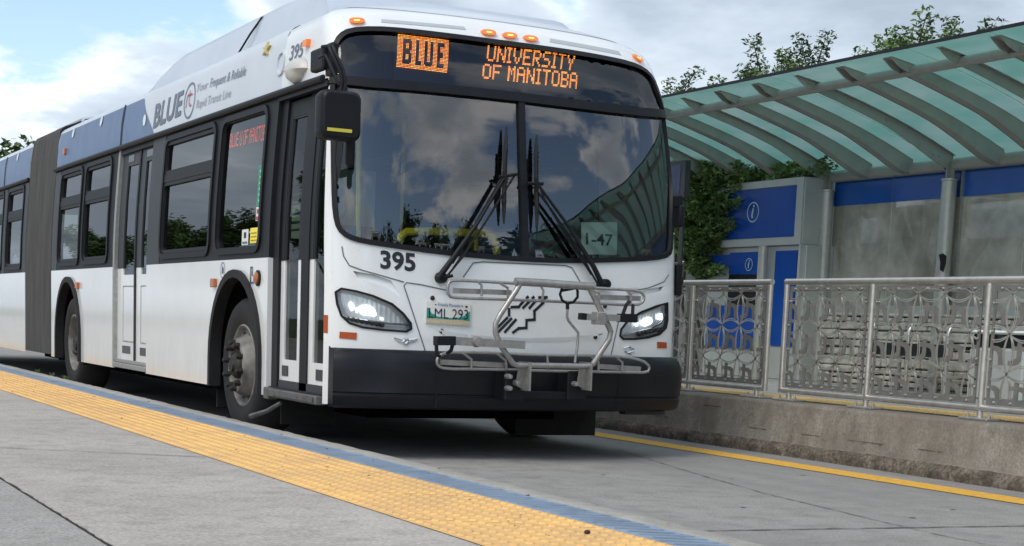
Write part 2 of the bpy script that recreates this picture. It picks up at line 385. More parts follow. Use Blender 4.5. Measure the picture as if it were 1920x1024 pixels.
def FS(s, z, off=0.):
    sg = 1 if s >= 0 else -1; a = abs(s)
    def pos(a):
        y0 = yz(z)+.26
        if a > SMAX: return wz(z), y0+(YS-y0)*min(1, (a-SMAX)/(S1-SMAX))
        t = float(np.interp(a, _s, _t)); return wz(z)*t, yz(z)+bt(t)
    x, y = pos(a)
    if off:
        x1, y1 = pos(a+.02); x0, y0 = pos(max(0, a-.02)); dx, dy = x1-x0, y1-y0; l = math.hypot(dx, dy) or 1
        x += dy/l*off; y -= dx/l*off
    return (XC+sg*x, y, z)
def FP(u, v, off=0.):        # point of the front skin -> (s, z)
    Y = 9.1
    for _ in range(25):
        p = PY(u, v, Y); w = wz(p[2]); t = max(-1, min(1, (p[0]-XC)/max(w, .01))); Y = yz(p[2])+bt(abs(t))-off
    return (t2s(t), p[2])
def SS(y, z, off=0.): return (XC-wz(z)-off, y, z)          # door side
def SL(y, z, off=0.): return (XC+wz(z)+off, y, z)          # traffic side
def SP(u, v):
    X = 3.43
    for _ in range(15): p = PX(u, v, X); X = XC-wz(p[2])
    return (p[1], p[2])
def strip(name, pts, w, fn, m, parent, off=.003, closed=False, t=None):
    """ribbon of width w along surface coordinates"""
    P = dense(list(pts), .03) if closed else dense(list(pts)+[pts[-1]], .03)[:None]
    if not closed:
        P = []
        for i in range(len(pts)-1):
            q = max(1, int(math.hypot(pts[i+1][0]-pts[i][0], pts[i+1][1]-pts[i][1])/.03)); P += [(pts[i][0]+(pts[i+1][0]-pts[i][0])*k/q, pts[i][1]+(pts[i+1][1]-pts[i][1])*k/q) for k in range(q)]
        P.append(pts[-1])
    n = len(P); L, Rr = [], []
    for i in range(n):
        a = P[i-1] if (i or closed) else P[i]; b = P[(i+1) % n] if (i < n-1 or closed) else P[i]
        dx, dy = b[0]-a[0], b[1]-a[1]; l = math.hypot(dx, dy) or 1; nx, ny = -dy/l*w/2, dx/l*w/2
        L.append((P[i][0]+nx, P[i][1]+ny)); Rr.append((P[i][0]-nx, P[i][1]-ny))
    vs = [fn(*p, off) for p in L]+[fn(*p, off) for p in Rr]; m_ = n if closed else n-1
    fs = [(i, (i+1) % n, n+(i+1) % n, n+i) for i in range(m_)]
    if t is not None:
        vs += [fn(*p, t) for p in L]+[fn(*p, t) for p in Rr]
        fs += [(2*n+i, 2*n+(i+1) % n, (i+1) % n, i) for i in range(m_)]+[(n+i, n+(i+1) % n, 3*n+(i+1) % n, 3*n+i) for i in range(m_)]
        if not closed: fs += [(0, n, 3*n, 2*n), (n-1, 2*n-1, 4*n-1, 3*n-1)]
    return link(name, vs, fs, m, parent)
# ------------------------------------------------------------------ the bus
BUS = thing('articulated_bus', (XC, 13.5, 0), 'white and blue articulated city bus with lit orange destination sign, standing at the platform', 'bus')
GO = [(620,110),(624,84),(634,64),(655,52),(700,49),(760,53),(860,65),(960,78),(1060,92),(1130,104),(1180,115),(1206,126),(1223,143),(1235,175),(1244,212),(1251,260),(1257,330),(1260,400),(1260,462),(1255,482),(1225,489),(1150,492),(1060,494),(980,491),(900,485),(820,477),(740,466),(680,457),(650,448),(631,431),(624,400),(622,350),(621,250),(620,170)]
GO = [FP(*p) for p in GO]; GO = smoothpoly(GO, 1); GI = inset(GO, .032)
S0 = t2s(.994)
HL = [FP(*p) for p in [(629,548),(640,541),(668,546),(700,555),(735,570),(756,588),(770,606),(771,617),(762,622),(720,619),(680,614),(655,606),(640,592),(632,570)]]
HR = [FP(*p) for p in [(1162,630),(1164,618),(1176,602),(1200,586),(1230,574),(1251,568),(1251,600),(1248,615),(1236,627),(1215,633),(1190,636),(1168,636)]]
SCL = [FP(*p) for p in [(662,508),(700,515),(733,526),(745,545),(751,558),(738,549),(722,538),(690,528),(670,520)]]
SCR = [FP(*p) for p in [(1165,563),(1180,552),(1210,543),(1245,537),(1240,545),(1215,552),(1190,559)]]
sheet('front_panel', [(-S0, .34), (S1, .34), (S1, 2.85), (-S1, 2.85), (-S1, 2.345), (-S0, 2.345)], [inset(GO, .015), HL, HR, SCL, SCR], FS, M_WHITE, BUS, .045, 0, -.02, 50)
for sc_ in (SCL, SCR):          # scooped styling creases over the headlights
    zm = [p[1] for p in sc_]; z0, z1 = min(zm), max(zm)
    sheet('styling_scoop', sc_, [], lambda a, b, o: FS(a, b, o-.03*(b-z0)/(z1-z0)), M_WHITE, BUS, .02, -.001, None)
# crown of the cab roof
vs, fs = [], []; ss = np.linspace(-S1, S1, 81); zz = [2.835, 2.85, 2.87, 2.89, 2.91, 2.93, 2.945, 2.958, 2.965, 2.97]
for z in zz:
    for s in ss: vs.append(FS(s, z))
for i in range(len(zz)-1):
    for k in range(80): a = i*81+k; fs.append((a, a+1, a+82, a+81))
link('roof_crown', vs, fs, M_ROOFW, BUS, 60)
def roofsec(name, y0, y1, m, dz=0):
    vs, fs = [], []; zs = list(np.linspace(2.345, 2.73, 8))+[2.75, 2.765, 2.78, 2.8, 2.82, 2.84, 2.87, 2.9, 2.93, 2.955, 2.97]
    prof = [(XC-wz(z), z) for z in zs]+[(XC+wz(z), z) for z in zs[::-1][1:]]; n = len(prof); ys = np.linspace(y0, y1, int((y1-y0)/.5)+2)
    for y in ys: vs += [(x, y, z+dz) for x, z in prof]
    for i in range(len(ys)-1):
        for k in range(n-1): a = i*n+k; fs.append((a, a+1, a+n+1, a+n))
    return link(name, vs, fs, m, BUS, 40)
roofsec('roof', YS-.001, 17.78, M_ROOFW); roofsec('rear_roof', 19.36, 27.5, M_ROOFW)
# lower side panels
def arch(yc, r=.6, zc=.55, z0=.33, n=18): return [(yc+r, z0)]+[(yc+r*math.cos(math.pi*k/n), zc+r*math.sin(math.pi*k/n)*1.05) for k in range(n+1)]+[(yc-r, z0)]
A1, A2 = 11.04, 16.86
def lowpanel(y0, y1, ax, fn, name='side_panel'):
    poly = [(y1, .33), (y1, 1.262), (y0, 1.262), (y0, .33)]
    if ax: poly = poly[:3]+[(y0, .33)]+arch(ax)[::-1]
    return sheet(name, poly, [], fn, M_WHITE, BUS, .12, 0, -.02, 30)
lowpanel(10.33, 13.62, A1, SS); lowpanel(14.85, 17.78, A2, SS); lowpanel(19.36, 27.5, 25.0, SS)
sheet('side_panel', [(27.5, .33), (27.5, 1.262), (YS, 1.262), (YS, .33)]+arch(A1)[::-1]+arch(A2)[::-1]+arch(25.)[::-1], [(lambda: [(17.78, .34), (19.36, .34), (19.36, 1.25), (17.78, 1.25)])()], SL, M_WHITE, BUS, .15, 0, -.02, 30)
# window band
WD, WCn, WB, WA = (10.50, 11.60), (11.72, 13.20), (15.08, 16.24), (16.36, 17.46)
ZB, ZT = 1.275, 2.345
def wh(w): return rrect(w[0]+.03, w[1]-.03, 1.33, 2.275, .09)
def band(y0, y1, holes, fn, m=M_DARKMET): return sheet('window_band', [(y1, ZB-.012), (y1, ZT), (y0, ZT), (y0, ZB-.012)], holes, fn, m, BUS, .15, -.004, -.03, 30)
band(10.33, 13.21, [wh(WD), wh(WCn)], SS); band(14.87, 17.5, [wh(WB), wh(WA)], SS)
sheet('window_column', [(13.62, 1.262), (13.62, ZT), (13.21, ZT), (13.21, 1.262)], [], SS, M_COLUMN, BUS, .2, 0, -.03)
sheet('window_column', [(17.78, 1.262), (17.78, ZT-.03), (17.5, ZT-.03), (17.5, 1.262)], [], SS, M_COLUMN, BUS, .2, 0, -.03)
sheet('window_column', [(19.57, 1.262), (19.57, ZT-.03), (19.36, ZT-.03), (19.36, 1.262)], [], SS, M_COLUMN, BUS, .2, 0, -.03)
RW = [(19.6, 20.72), (21.0, 22.1), (22.2, 23.3), (23.4, 24.5), (24.6, 25.7)]
band(19.57, 20.82, [wh(RW[0])], SS); sheet('window_column', [(21.0, 1.262), (21.0, ZT-.03), (20.82, ZT-.03), (20.82, 1.262)], [], SS, M_COLUMN, BUS, .2, 0, -.03)
band(21.0, 27.5, [wh(w) for w in RW[1:]], SS)
def ring(name, o, i, fn, m, parent, t0, t1): return sheet(name, o, [i], fn, m, parent, .06, t0, t1, 40, grid=False)
def window(w, fn, slider=True):
    o = wh(w); oo = rrect(w[0], w[1], 1.3, 2.305, .12)
    g = sheet('side_window', o, [], fn, G_SIDE, BUS, .2, -.02, None)
    ring('window_frame', oo, inset(o, .012), fn, M_BLACK, g, .012, -.02)
    if slider:
        sheet('transom_bar', [(w[0]+.02, 1.93), (w[1]-.02, 1.93), (w[1]-.02, 1.992), (w[0]+.02, 1.992)], [], fn, M_DARKMET, g, .3, .004, -.02)
        for za, zb in ((1.345, 1.93), (1.992, 2.26)): ring('sash', rrect(w[0]+.035, w[1]-.035, za, zb, .05 if za < 1.5 else .05), rrect(w[0]+.06, w[1]-.06, za+.03, zb-.03, .03), fn, M_DARKMET, g, .0, -.022)
    else: ring('sash', rrect(w[0]+.035, w[1]-.035, 1.335, 2.27, .085), rrect(w[0]+.05, w[1]-.05, 1.35, 2.255, .08), fn, M_DARKMET, g, .0, -.022)
    return g
wd = window(WD, SS, False); window(WCn, SS); window(WB, SS); window(WA, SS)
for w in RW: window(w, SS)
LW = [(9.62+1.32*i, 10.82+1.32*i) for i in range(1, 6)]
sheet('window_band', [(17.78, ZB-.012), (17.78, ZT), (YS, ZT), (YS, ZB-.012)], [wh(w) for w in LW], SL, M_DARKMET, BUS, .15, -.004, -.03, 30)
for w in LW: window(w, SL)
sheet('window_band', [(27.5, ZB-.012), (27.5, ZT), (19.36, ZT), (19.36, ZB-.012)], [wh(w) for w in RW], SL, M_DARKMET, BUS, .15, -.004, -.03, 30)
for w in RW: window(w, SL)
# drip rail along both sections
b = MB(); b.tube([SS(9.46, 2.345, .012), SS(9.8, 2.345, .014), SS(17.8, 2.345, .014)], .024, 8); b.build('drip_rail', M_DARKMET, BUS, 60)
b = MB(); b.tube([SS(19.36, 2.345, .014), SS(27.5, 2.345, .014)], .022, 8); b.build('drip_rail', M_DARKMET, BUS, 60)
sheet('door_header', [(10.33, 2.295), (10.33, 2.33), (9.40, 2.33), (9.40, 2.295)], [], SS, M_DARKMET, BUS, .3, .004, -.04)
# blue vinyl on the cove panels, with the white ovals and the panel gap
bv = sheet('blue_panel', [(17.76, 2.372), (17.76, 2.725), (14.13, 2.725), (13.99, 2.60), (13.63, 2.372)], [], SS, M_BLUE, BUS, .15, .004, None)
sheet('blue_panel', [(27.4, 2.372), (27.4, 2.725), (19.38, 2.725), (19.38, 2.372)], [], SS, M_BLUE, BUS, .12, .004, None)
for y in (14.82, 21.1): strip('panel_gap', [(y, 2.36), (y, 2.74)], .055, SS, M_DARKMET, BUS, .008)
for y, z in ((13.98, 2.52), (15.75, 2.68), (17.05, 2.68), (20.3, 2.68)):
    sheet('white_oval', [(y+.05*math.cos(a), z+.05*math.sin(a)) for a in np.linspace(0, 2*math.pi, 17)[:-1]], [], SS, M_WHITE, BUS, .1, .008, None)
# wheels, arches
def wheel(yc, steer, fn_x, side=1, deep=False):
    """side=1 door side (outer face looks to -x)"""
    x = fn_x; sg = -side; r = .5
    b = MB(); b.lathe((x, yc, .505), [(.29, -.005), (.31, .0), (.33, .012), (.40, .022), (.455, .012), (.485, -.02), (.5, -.07), (.5, -.24), (.46, -.29), (.3, -.29)], n=48, sgn=sg)
    t = b.build('wheel', M_RUBBER, BUS, 40)
    b = MB()
    if deep: b.lathe((x, yc, .505), [(.30, -.0), (.285, .004), (.275, -.01), (.265, -.05), (.25, -.12), (.22, -.15), (.15, -.16), (.12, -.13), (.1, -.05), (.0, -.045)], n=40, sgn=sg)
    else: b.lathe((x, yc, .505), [(.30, .0), (.288, .006), (.275, -.004), (.262, -.03), (.235, -.035), (.205, .03), (.19, .055), (.165, .06), (.15, .05), (.14, .0), (.12, -.005), (.0, -.005)], n=40, sgn=sg)
    b.build('rim', M_HUB, t, 35)
    for k in range(10 if side == 1 else 0):
        b = MB(); a = 2*math.pi*k/10+.2; rr = .165 if not deep else .17; d0 = .055 if not deep else -.155
        c = (x+sg*0, yc+rr*math.cos(a), .505+rr*math.sin(a)); b.lathe(c, [(.022, d0-.02), (.022, d0+.02), (.017, d0+.045), (.009, d0+.05), (0, d0+.05)], n=8, sgn=sg); b.build('wheel_nut', M_HUBD, t, 40)
    b = MB(); b.lathe((x, yc, .505), [(.095, -.02), (.095, .05), (.08, .07), (.05, .08), (.045, .095), (0, .095)] if not deep else [(.09, -.1), (.09, -.03), (.07, 0), (0, 0)], n=24, sgn=sg)
    b.build('hub', M_HUBD, t, 40)
    for k in range(10 if side == 1 else 0):
        b = MB(); a = 2*math.pi*k/10; c = (x, yc+.235*math.cos(a), .505+.235*math.sin(a)) if not deep else (x, yc+.205*math.cos(a), .505+.205*math.sin(a))
        d = -.03 if not deep else -.145; b.lathe(c, [(.02, d), (.02, d+.006), (0, d+.006)], n=10, sgn=sg); b.build('vent_hole', M_HUBD, t, 40)
    return t
def archtrim(yc, fn):
    o = arch(yc, .61); i = arch(yc, .557)
    poly = o+i[::-1]
    sheet('wheel_arch', poly, [], fn, M_RUBBER, BUS, .05, .028, -.06, 40, grid=False)
def well(yc, x0, x1):
    b = MB(); pr = arch(yc, .62, z0=.3); n = len(pr); b.add([(x0, y, z) for y, z in pr]+[(x1, y, z) for y, z in pr], [(i, i+1, n+i+1, n+i) for i in range(n-1)]+[tuple(range(n, 2*n))]); b.build('wheel_well', M_BLACK, BUS)
for yc, deep in ((A1, False), (A2, True), (25., True)):
    wheel(yc, 0, 3.49, 1, deep); wheel(yc, 0, 5.96, -1, deep)
    archtrim(yc, SS); archtrim(yc, SL); well(yc, 3.45, 4.05); well(yc, 6.0, 5.4)
# underbody, its low near-black box added to deepen the shade beneath; mud flaps
b = MB(); b.box(4.0, 5.45, 9.9, 17.7, .21, .42); b.box(3.5, 5.95, 12.0, 15.9, .33, .43); b.box(3.75, 5.7, 19.4, 27, .30, .42); b.tube([(4.725, 17, .42), (4.725, 20, .42)], .25, 10); b.bar((3.6, 18.9, .33), (3.6, 17.5, .33), .06, .07); b.build('underbody', mat('underbody_black', (.004, .004, .004), 1., spec=.05), BUS)
for x0, x1, y0, z0 in ((3.5, 3.95, 11.72, .16), (5.5, 5.95, 11.72, .16), (5.3, 5.98, 10.2, .07), (3.55, 3.95, 10.36, .13)):
    b = MB(); b.bbox(x0, x1, y0, y0+.015, z0, .5, .003); b.build('mud_flap', M_RUBBER, BUS)
# bellows
vs, fs = [], []; zs = [.35, .6, 1.0, 1.27]+list(np.linspace(1.4, 2.73, 8))+[2.78, 2.84, 2.9, 2.95, 2.97]
N = 34; m = 0
for i in range(N+1):
    y = 17.8+1.54*i/N; d = -.035 if i % 2 else .02
    prof = [(XC-wz(z)-d+.02, z+(d if z > 2.7 else 0)) for z in zs]+[(XC+wz(z)+d-.02, z+(d if z > 2.7 else 0)) for z in zs[::-1]]; m = len(prof); vs += [(x, y, z+.02*(z > 2.7)) for x, z in prof]
for i in range(N):
    for k in range(m): a = i*m+k; b2 = i*m+(k+1) % m; fs.append((a, b2, b2+m, a+m))
link('bellows', vs, fs, M_BELLOW, BUS)
b = MB()
for y in (17.85, 18.6): b.tube([(3.75, y, 2.8), (3.8, y, 2.93), (4.1, y, 2.99), (5.3, y, 2.99), (5.65, y, 2.93), (5.7, y, 2.8)], .02, 6)
b.tube([(3.8, 17.85, 2.93), (3.8, 19.3, 2.93)], .018, 6); b.build('bellows_frame', M_ROOFW, BUS, 40)
# roof fairing over the gas tanks
def fairing():
    vs, fs = [], []; rows = []
    for y, zt, g in ((14.75, 2.86, .0), (14.5, 2.99, .35), (14.28, 3.11, .9), (13.9, 3.16, 1), (12.0, 3.17, 1), (11.3, 3.17, 1), (10.7, 3.14, .9), (10.3, 3.06, .6), (10.1, 2.9, .2), (10.02, 2.80, .0)):
        xs = 3.70+.02; zb = 2.80
        pr = [(xs, zb), (xs+.05*g, zb+(zt-zb)*.35), (xs+.09*g, zb+(zt-zb)*.7), (xs+.12*g, zb+(zt-zb)*.85), (xs+.2*g, zb+(zt-zb)*.96), (xs+.32*g, zt)]
        pr = pr+[(2*XC-x, z) for x, z in pr[::-1]]; rows.append(len(vs)); vs += [(x, y, z) for x, z in pr]; n = len(pr)
    for i in range(len(rows)-1):
        for k in range(n-1): a = rows[i]+k; c = rows[i+1]+k; fs.append((a, a+1, c+1, c))
    fa = link('roof_fairing', vs, fs, mat('fairing_grey', (.50, .56, .64), .3, noise=.1, nscale=1.5, coat=.4, bump=.06, bscale=2), BUS, 35)
    b = MB(); b.tube([(3.71, 11.99, 2.84), (3.765, 11.86, 2.98), (3.82, 11.76, 3.09), (3.9, 11.76, 3.14)], .008, 5); b.build('fairing_seam', M_BLACK, fa)
    b = MB(); b.bar((3.675, 14.7, 2.82), (3.675, 11.0, 2.82), .02, .02)
    for y in (11.5, 12.4, 13.4, 14.2): b.box(3.655, 3.675, y-.06, y+.06, 2.80, 2.825)
    b.build('fairing_rail', M_GALV, fa)
fairing()
# ------------------------------------------------ windshield
DIV = [FP(*p) for p in [(620,148),(640,150),(700,156),(800,164),(900,174),(980,183),(1060,193),(1140,203),(1200,210),(1247,216)]]
def cut(poly, up):        # part of the glass outline above / below the dividing bar
    zl = lambda s: float(np.interp(s, [p[0] for p in DIV], [p[1] for p in DIV]))
    q = [p for p in dense(poly, .02) if (p[1] > zl(p[0])+.0 if up else p[1] < zl(p[0])-.0)]
    return q
GU, GL = cut(GI, True), cut(GI, False)
# rotate lists so that the jump lies on the divider
def rot_(q):
    k = max(range(len(q)), key=lambda i: math.hypot(q[i][0]-q[i-1][0], q[i][1]-q[i-1][1])); return q[k:]+q[:k]
def close_(q):
    a, c = q[-1], q[0]; lo, hi = min(a[0], c[0])+.02, max(a[0], c[0])-.02
    xs = np.linspace(lo, hi, 50); xs = xs if a[0] < c[0] else xs[::-1]
    return q+[(float(x), float(np.interp(x, [p[0] for p in DIV], [p[1] for p in DIV]))) for x in xs]
GU, GL = close_(rot_(GU)), close_(rot_(GL))
ws = sheet('windshield', GL, [], FS, G_WS, BUS, .05, -.012, None, 180)
dg = sheet('destination_glass', GU, [], FS, glassmat('destination_pane', (.62, .66, .72), 1.7), BUS, .05, -.012, None, 180)
ring('windshield_gasket', GO, GI, FS, M_BLACK, ws, .012, -.03)
strip('glass_divider', DIV, .056, FS, M_BLACK, ws, .018, t=-.02)
cd = [FP(*p) for p in [(977,184),(979,260),(981,340),(983,410),(985,486)]]
strip('centre_bar', cd, .045, FS, M_BLACK, ws, .012, t=-.02)
# painted border of the upper glass and the sign panel behind it
FSD = lambda a, b, o: FS(a, b, o-.10)
SD = [FP(u, v, -.10) for u, v in [(735,58),(1185,112),(1183,206),(733,150)]]
sheet('sign_backing', inset(GU, .0), [], FSD, mat('sign_case', (.004, .006, .012), .6), dg, .06, -.03, None, 180)
sp = sheet('sign_panel', SD, [], FSD, mat('sign_board', (.012, .022, .034), .6), dg, .1, -.008, None, 180)
FONT = {'U': "10001 10001 10001 10001 10001 10001 01110", 'N': "10001 11001 11001 10101 10011 10011 10001", 'I': "111 010 010 010 010 010 111", 'V': "10001 10001 10001 10001 01010 01010 00100",
 'E': "11111 10000 10000 11110 10000 10000 11111", 'R': "11110 10001 10001 11110 10100 10010 10001", 'S': "01111 10000 10000 01110 00001 00001 11110", 'T': "11111 00100 00100 00100 00100 00100 00100",
 'Y': "10001 10001 01010 01010 00100 00100 00100", 'O': "01110 10001 10001 10001 10001 10001 01110", 'F': "11111 10000 10000 11110 10000 10000 10000", 'M': "10001 11011 10101 10101 10001 10001 10001",
 'A': "01110 10001 10001 11111 10001 10001 10001", 'B': "11110 10001 10001 11110 10001 10001 11110", 'L': "10000 10000 10000 10000 10000 10000 11111", ' ': "00 00 00 00 00 00 00"}
def bitmap(t):
    rows = ['']*7
    for ch in t:
        for i, r in enumerate(FONT[ch].split()): rows[i] += r+'0'
    return [r[:-1] for r in rows]
def dots(name, rows, quad, m, parent, fn, fill=.72, m2=None, asp=1.):
    """rows of '1'/'0' spread over a quad of surface coordinates (tl,tr,br,bl)"""
    nr, nc = len(rows), len(rows[0]); b = MB()
    for j, r in enumerate(rows):
        for i, ch in enumerate(r):
            if ch == '0': continue
            v = (j+.5)/nr; u = (i+.5)/nc; q = []
            for du, dv in ((-1, -1), (1, -1), (1, 1), (-1, 1)):
                uu, vv = u+du*fill/2/nc, v+dv*fill*asp/2/nr
                q.append(tuple((quad[0][k]*(1-uu)+quad[1][k]*uu)*(1-vv)+(quad[3][k]*(1-uu)+quad[2][k]*uu)*vv for k in (0, 1)))
            b.cur = int(m2 is not None and random.random() < .35); b.add([fn(*p, 0) for p in q], [(0, 3, 2, 1)])
    return b.build(name, [m, m2] if m2 else m, parent)
def up2(rows, dbl=2): return [''.join(c*dbl for c in r) for r in rows for _ in range(dbl)]
# each letter stroke is two dots wide, as on the sign
dq = lambda *c: [FP(u, v, -.10) for u, v in c]
dots('route_text', up2(bitmap('UNIVERSITY')), dq((914,85),(1081,103),(1077,133),(911,114)), M_LED, dg, FSD, .78, M_LEDY, .7)
dots('route_text', up2(bitmap('OF MANITOBA')), dq((905,119),(1085,137),(1083,167),(903,147)), M_LED, dg, FSD, .78, M_LEDY, .7)
# BLUE block: lit field with dark letters
BW = {'B': "1111111 1111111 1100011 1101101 1100011 1100011 1101101 1101101 1100011 1111111 1111110", }
H_, W_ = 24, 36; g = [['1']*W_ for _ in range(H_)]
def blot(ch, x0, w):
    rows = {'B': ["111110", "111111", "110011", "110011", "110011", "111110", "111110", "110011", "110011", "110011", "111111", "111110"], 'L': ["111"]*0+["1100"]*10+["1111"]*2,
            'U': ["110011"]*10+["111111", "011110"], 'E': ["11111", "11111"]+["11000"]*3+["11110", "11110"]+["11000"]*3+["11111", "11111"]}[ch]
    for j, r in enumerate(rows):
        for i, c in enumerate(r):
            if c == '1':
                for jj in (0, 1):
                    y = 1+3-1+int(j*18/12)+jj
                    if y < H_-3: g[y][x0+i] = '0'
blot('B', 4, 6); blot('L', 13, 4); blot('U', 19, 6); blot('E', 28, 5)
dots('route_block', [''.join(r) for r in g], dq((742,63),(840,75),(836,137),(738,125)), M_LED, dg, FSD, .72, M_LEDY, .6)
# ------------------------------------------------ bumper
def bumper():
    prof = [(.70, -.01), (.692, .0), (.685, .02), (.665, .05), (.62, .072), (.55, .078), (.47, .074), (.425, .07), (.418, .062), (.41, .062), (.402, .07), (.36, .062), (.335, .05), (.322, .02), (.325, -.05)]
    sv = list(np.linspace(-t2s(.975), SMAX+.28, 70)); vs, fs = [], []
    for s in sv:
        e = min(1, (s-sv[0])/.05); k = math.sqrt(max(0, 1-(1-e)**2)) if e < 1 else 1
        for z, o in prof:
            cr_ = -.02*max(0, math.exp(-((abs(s)-1.0)/.14)**2))*(z < .68 and z > .45)
            vs.append(FS(s, z if z < .69 else z, (o+cr_)*k))
    n = len(prof)
    for i in range(len(sv)-1):
        for j in range(n-1): a = i*n+j; fs.append((a, a+1, a+n+1, a+n))
    bu = link('bumper', vs, fs, M_BUMP, BUS, 35)
    for s in (FP(812,690)[0], FP(1148,690)[0]): strip('bumper_seam', [(s, .69), (s, .43), (s, .34)], .008, lambda a, b, o: FS(a, b, o+.074), M_BLACK, bu, .004)
    b = MB(); p = FP(1215, 745)[0]; b.box(*[FS(p-.18, .3)[0], FS(p+.15, .3)[0]], 9.12, 9.2, .298, .325); b.build('bumper_bracket', M_HUBD, bu)
bumper()
# ------------------------------------------------ headlights
M_LAMPW = mat('lamp_housing', (.6, .62, .64), .35, metal=.3)
def headlight(poly, inner, name='headlight'):
    h = sheet(name, inset(poly, .004), [], FS, G_CLEAR, BUS, .03, .004, None, 180)
    ring('headlight_seal', inset(poly, -.006), inset(poly, .007), FS, M_BLACK, h, .008, -.02)
    sheet('reflector_bowl', poly, [], FS, M_LAMPW, h, .03, -.05, None, 30)
    b = MB(); n = len(poly); b.add([FS(*p, -.003) for p in poly]+[FS(*p, -.05) for p in poly], [(i, (i+1) % n, n+(i+1) % n, n+i) for i in range(n)]); b.build('bowl_wall', M_LAMPW, h)
    return h
hl = headlight(HL, 1); hr = headlight(HR, 1)
def lampfill(h, rows, lamp, leds):
    # fluted reflector behind the lens, its lit cores, then the row of small running lights
    poly = inset(HL if h is hl else HR, .028)
    sheet('fluted_reflector', poly, [], lambda p, q, o: FS(p, q, -.036+.002*math.sin(p*200)-.008*max(0, math.sin((q-.8)*22))), mat('lamp_chrome', (.82, .84, .86), .4, metal=.45), h, .008, 0, None, 80)
    for quad in lamp:
        sheet('lamp', smoothpoly([FP(u, v, -.025) for u, v in quad], 1), [], lambda p, q, o: FS(p, q, -.022+.004*math.sin(p*260)), M_LAMP, h, .02, 0, None, 80)
    b = MB()
    for (u, v) in leds:
        s, z = FP(u, v, -.01); c = FS(s, z, -.012); b.lathe(c, [(.0, .012), (.010, .008), (.014, 0), (.014, -.02)], axis='y', n=10, sgn=-1)
    b.build('running_light', M_HUBD, h, 40)
    b = MB(); pts = [FS(*FP(u, v, -.008), -.010) for u, v in (lamp_edge[0] if h is hl else lamp_edge[1])]; b.tube(pts, .006, 6); b.build('light_bar', M_CHROME, h, 60)
lamp_edge = ([(638,592),(652,596),(690,602),(730,607),(766,609)], [(1168,628),(1195,622),(1220,617),(1240,606),(1249,592)])
lampfill(hl, 0, [[(668,573),(690,571),(702,580),(706,594),(690,592),(672,590)], [(650,566),(660,566),(662,582),(654,584)], [(664,577),(668,577),(668,588),(664,586)], [(710,594),(718,596),(718,601),(711,600)]], [(652+9.3*i, 597.5+1.75*i) for i in range(8)])
lampfill(hr, 0, [[(1205,600),(1222,592),(1226,606),(1212,612),(1203,612)], [(1234,590),(1244,586),(1244,598),(1236,602)], [(1190,607),(1198,603),(1198,612),(1191,613)]], [(1200+6.5*i, 627-1.5*i) for i in range(8)])
# marker lights
def marker(u0, v0, u1, v1, hh=.03, m=M_AMBER):
    a, c = FP(u0, v0), FP(u1, v1); cz = (a[1]+c[1])/2
    poly = [(a[0], a[1]-hh/2), (c[0], c[1]-hh/2), (c[0], c[1]+hh/2), (a[0], a[1]+hh/2)]
    o = sheet('marker_light', smoothpoly(inset(poly, -.006), 2), [], FS, m, BUS, .03, .022, -.005, 30)
    mid = [(p[0]*.4+(a[0]+c[0])/2*.6, p[1]*.3+cz*.7) for p in poly]; sheet('filament', mid, [], FS, M_AMBERG, o, .05, .024, None)
for q in ((656,39,682,39), (902,60,927,62), (942,66,966,67), (981,71,1005,73), (1186,105,1201,113)): marker(*q)
# slots in the crown: flat patches, the recess shade painted as grey
for q in ([(715,36),(870,50),(874,56),(715,42)], [(1031,72),(1160,96),(1165,104),(1031,79)]):
    pl = [FP(*p) for p in q]; sheet('vent_slot', pl, [], FS, mat('slot_shade', (.45, .48, .5), .5), BUS, .05, .002, None)
# panel seams of the front
seams = [[(641,462),(644,480),(655,498),(680,507),(757,529)], [(800,668),(757,536),(762,530),(790,534),(840,545)], [(1143,675),(1160,600),(1178,560)], [(1181,546),(1215,540),(1245,528),(1253,515)], [(868,520),(887,493),(905,491),(1060,498),(1072,502),(1088,530)]]
for s_ in seams:
    pts = [FP(*p) for p in s_]; strip('panel_seam', pts, .007, FS, mat('seam_grey', (.11, .12, .13), .7), BUS, .004)
cre = [FP(*p) for p in [(813,613),(830,620),(900,630),(985,634),(1060,632),(1132,624),(1125,628),(1060,640),(985,643),(900,640),(835,630)]]
sheet('panel_crease', cre, [], lambda a, b, o: FS(a, b, o+.001+.012*max(0, min(1, (b-min(p[1] for p in cre))/.06))), M_WHITE, BUS, .03, 0, None, 60)
for p in ((811,559),(828,621),(1134,574),(1116,632)):
    s, z = FP(*p); c = FS(s, z); b = MB(); b.lathe(c, [(0, .012), (.012, .01), (.016, 0)], 'y', 12, -1); b.build('panel_screw', M_HUBD, BUS, 40)
# numbers and logos on the front
text('fleet_number', '395', FP(713,502), FP(779,508), .105, FS, M_DECAL, BUS, .003, .032)
def Z(x, y): return FP(780+x/4.174, 500+y/4.174)
def thick(name, polys, w, m, parent, off=.003):
    o = None
    for p in polys:
        for i in range(len(p)-1):
            pass
    b = MB()
    for p in polys:
        P = [Z(*q) for q in p]
        for i in range(len(P)-1):
            a, c = P[i], P[i+1]; dx, dy = c[0]-a[0], c[1]-a[1]; l = math.hypot(dx, dy); ux, uy = dx/l, dy/l; e0 = w/2 if i else 0; e1 = w/2 if i < len(P)-2 else 0
            q = [(a[0]-ux*e0-uy*w/2, a[1]-uy*e0+ux*w/2), (c[0]+ux*e1-uy*w/2, c[1]+uy*e1+ux*w/2), (c[0]+ux*e1+uy*w/2, c[1]+uy*e1-ux*w/2), (a[0]-ux*e0+uy*w/2, a[1]-uy*e0-ux*w/2)]
            b.add([FS(*t, off+.0006*(i % 2)) for t in q], [(0, 1, 2, 3)])
    return b.build(name, m, parent)
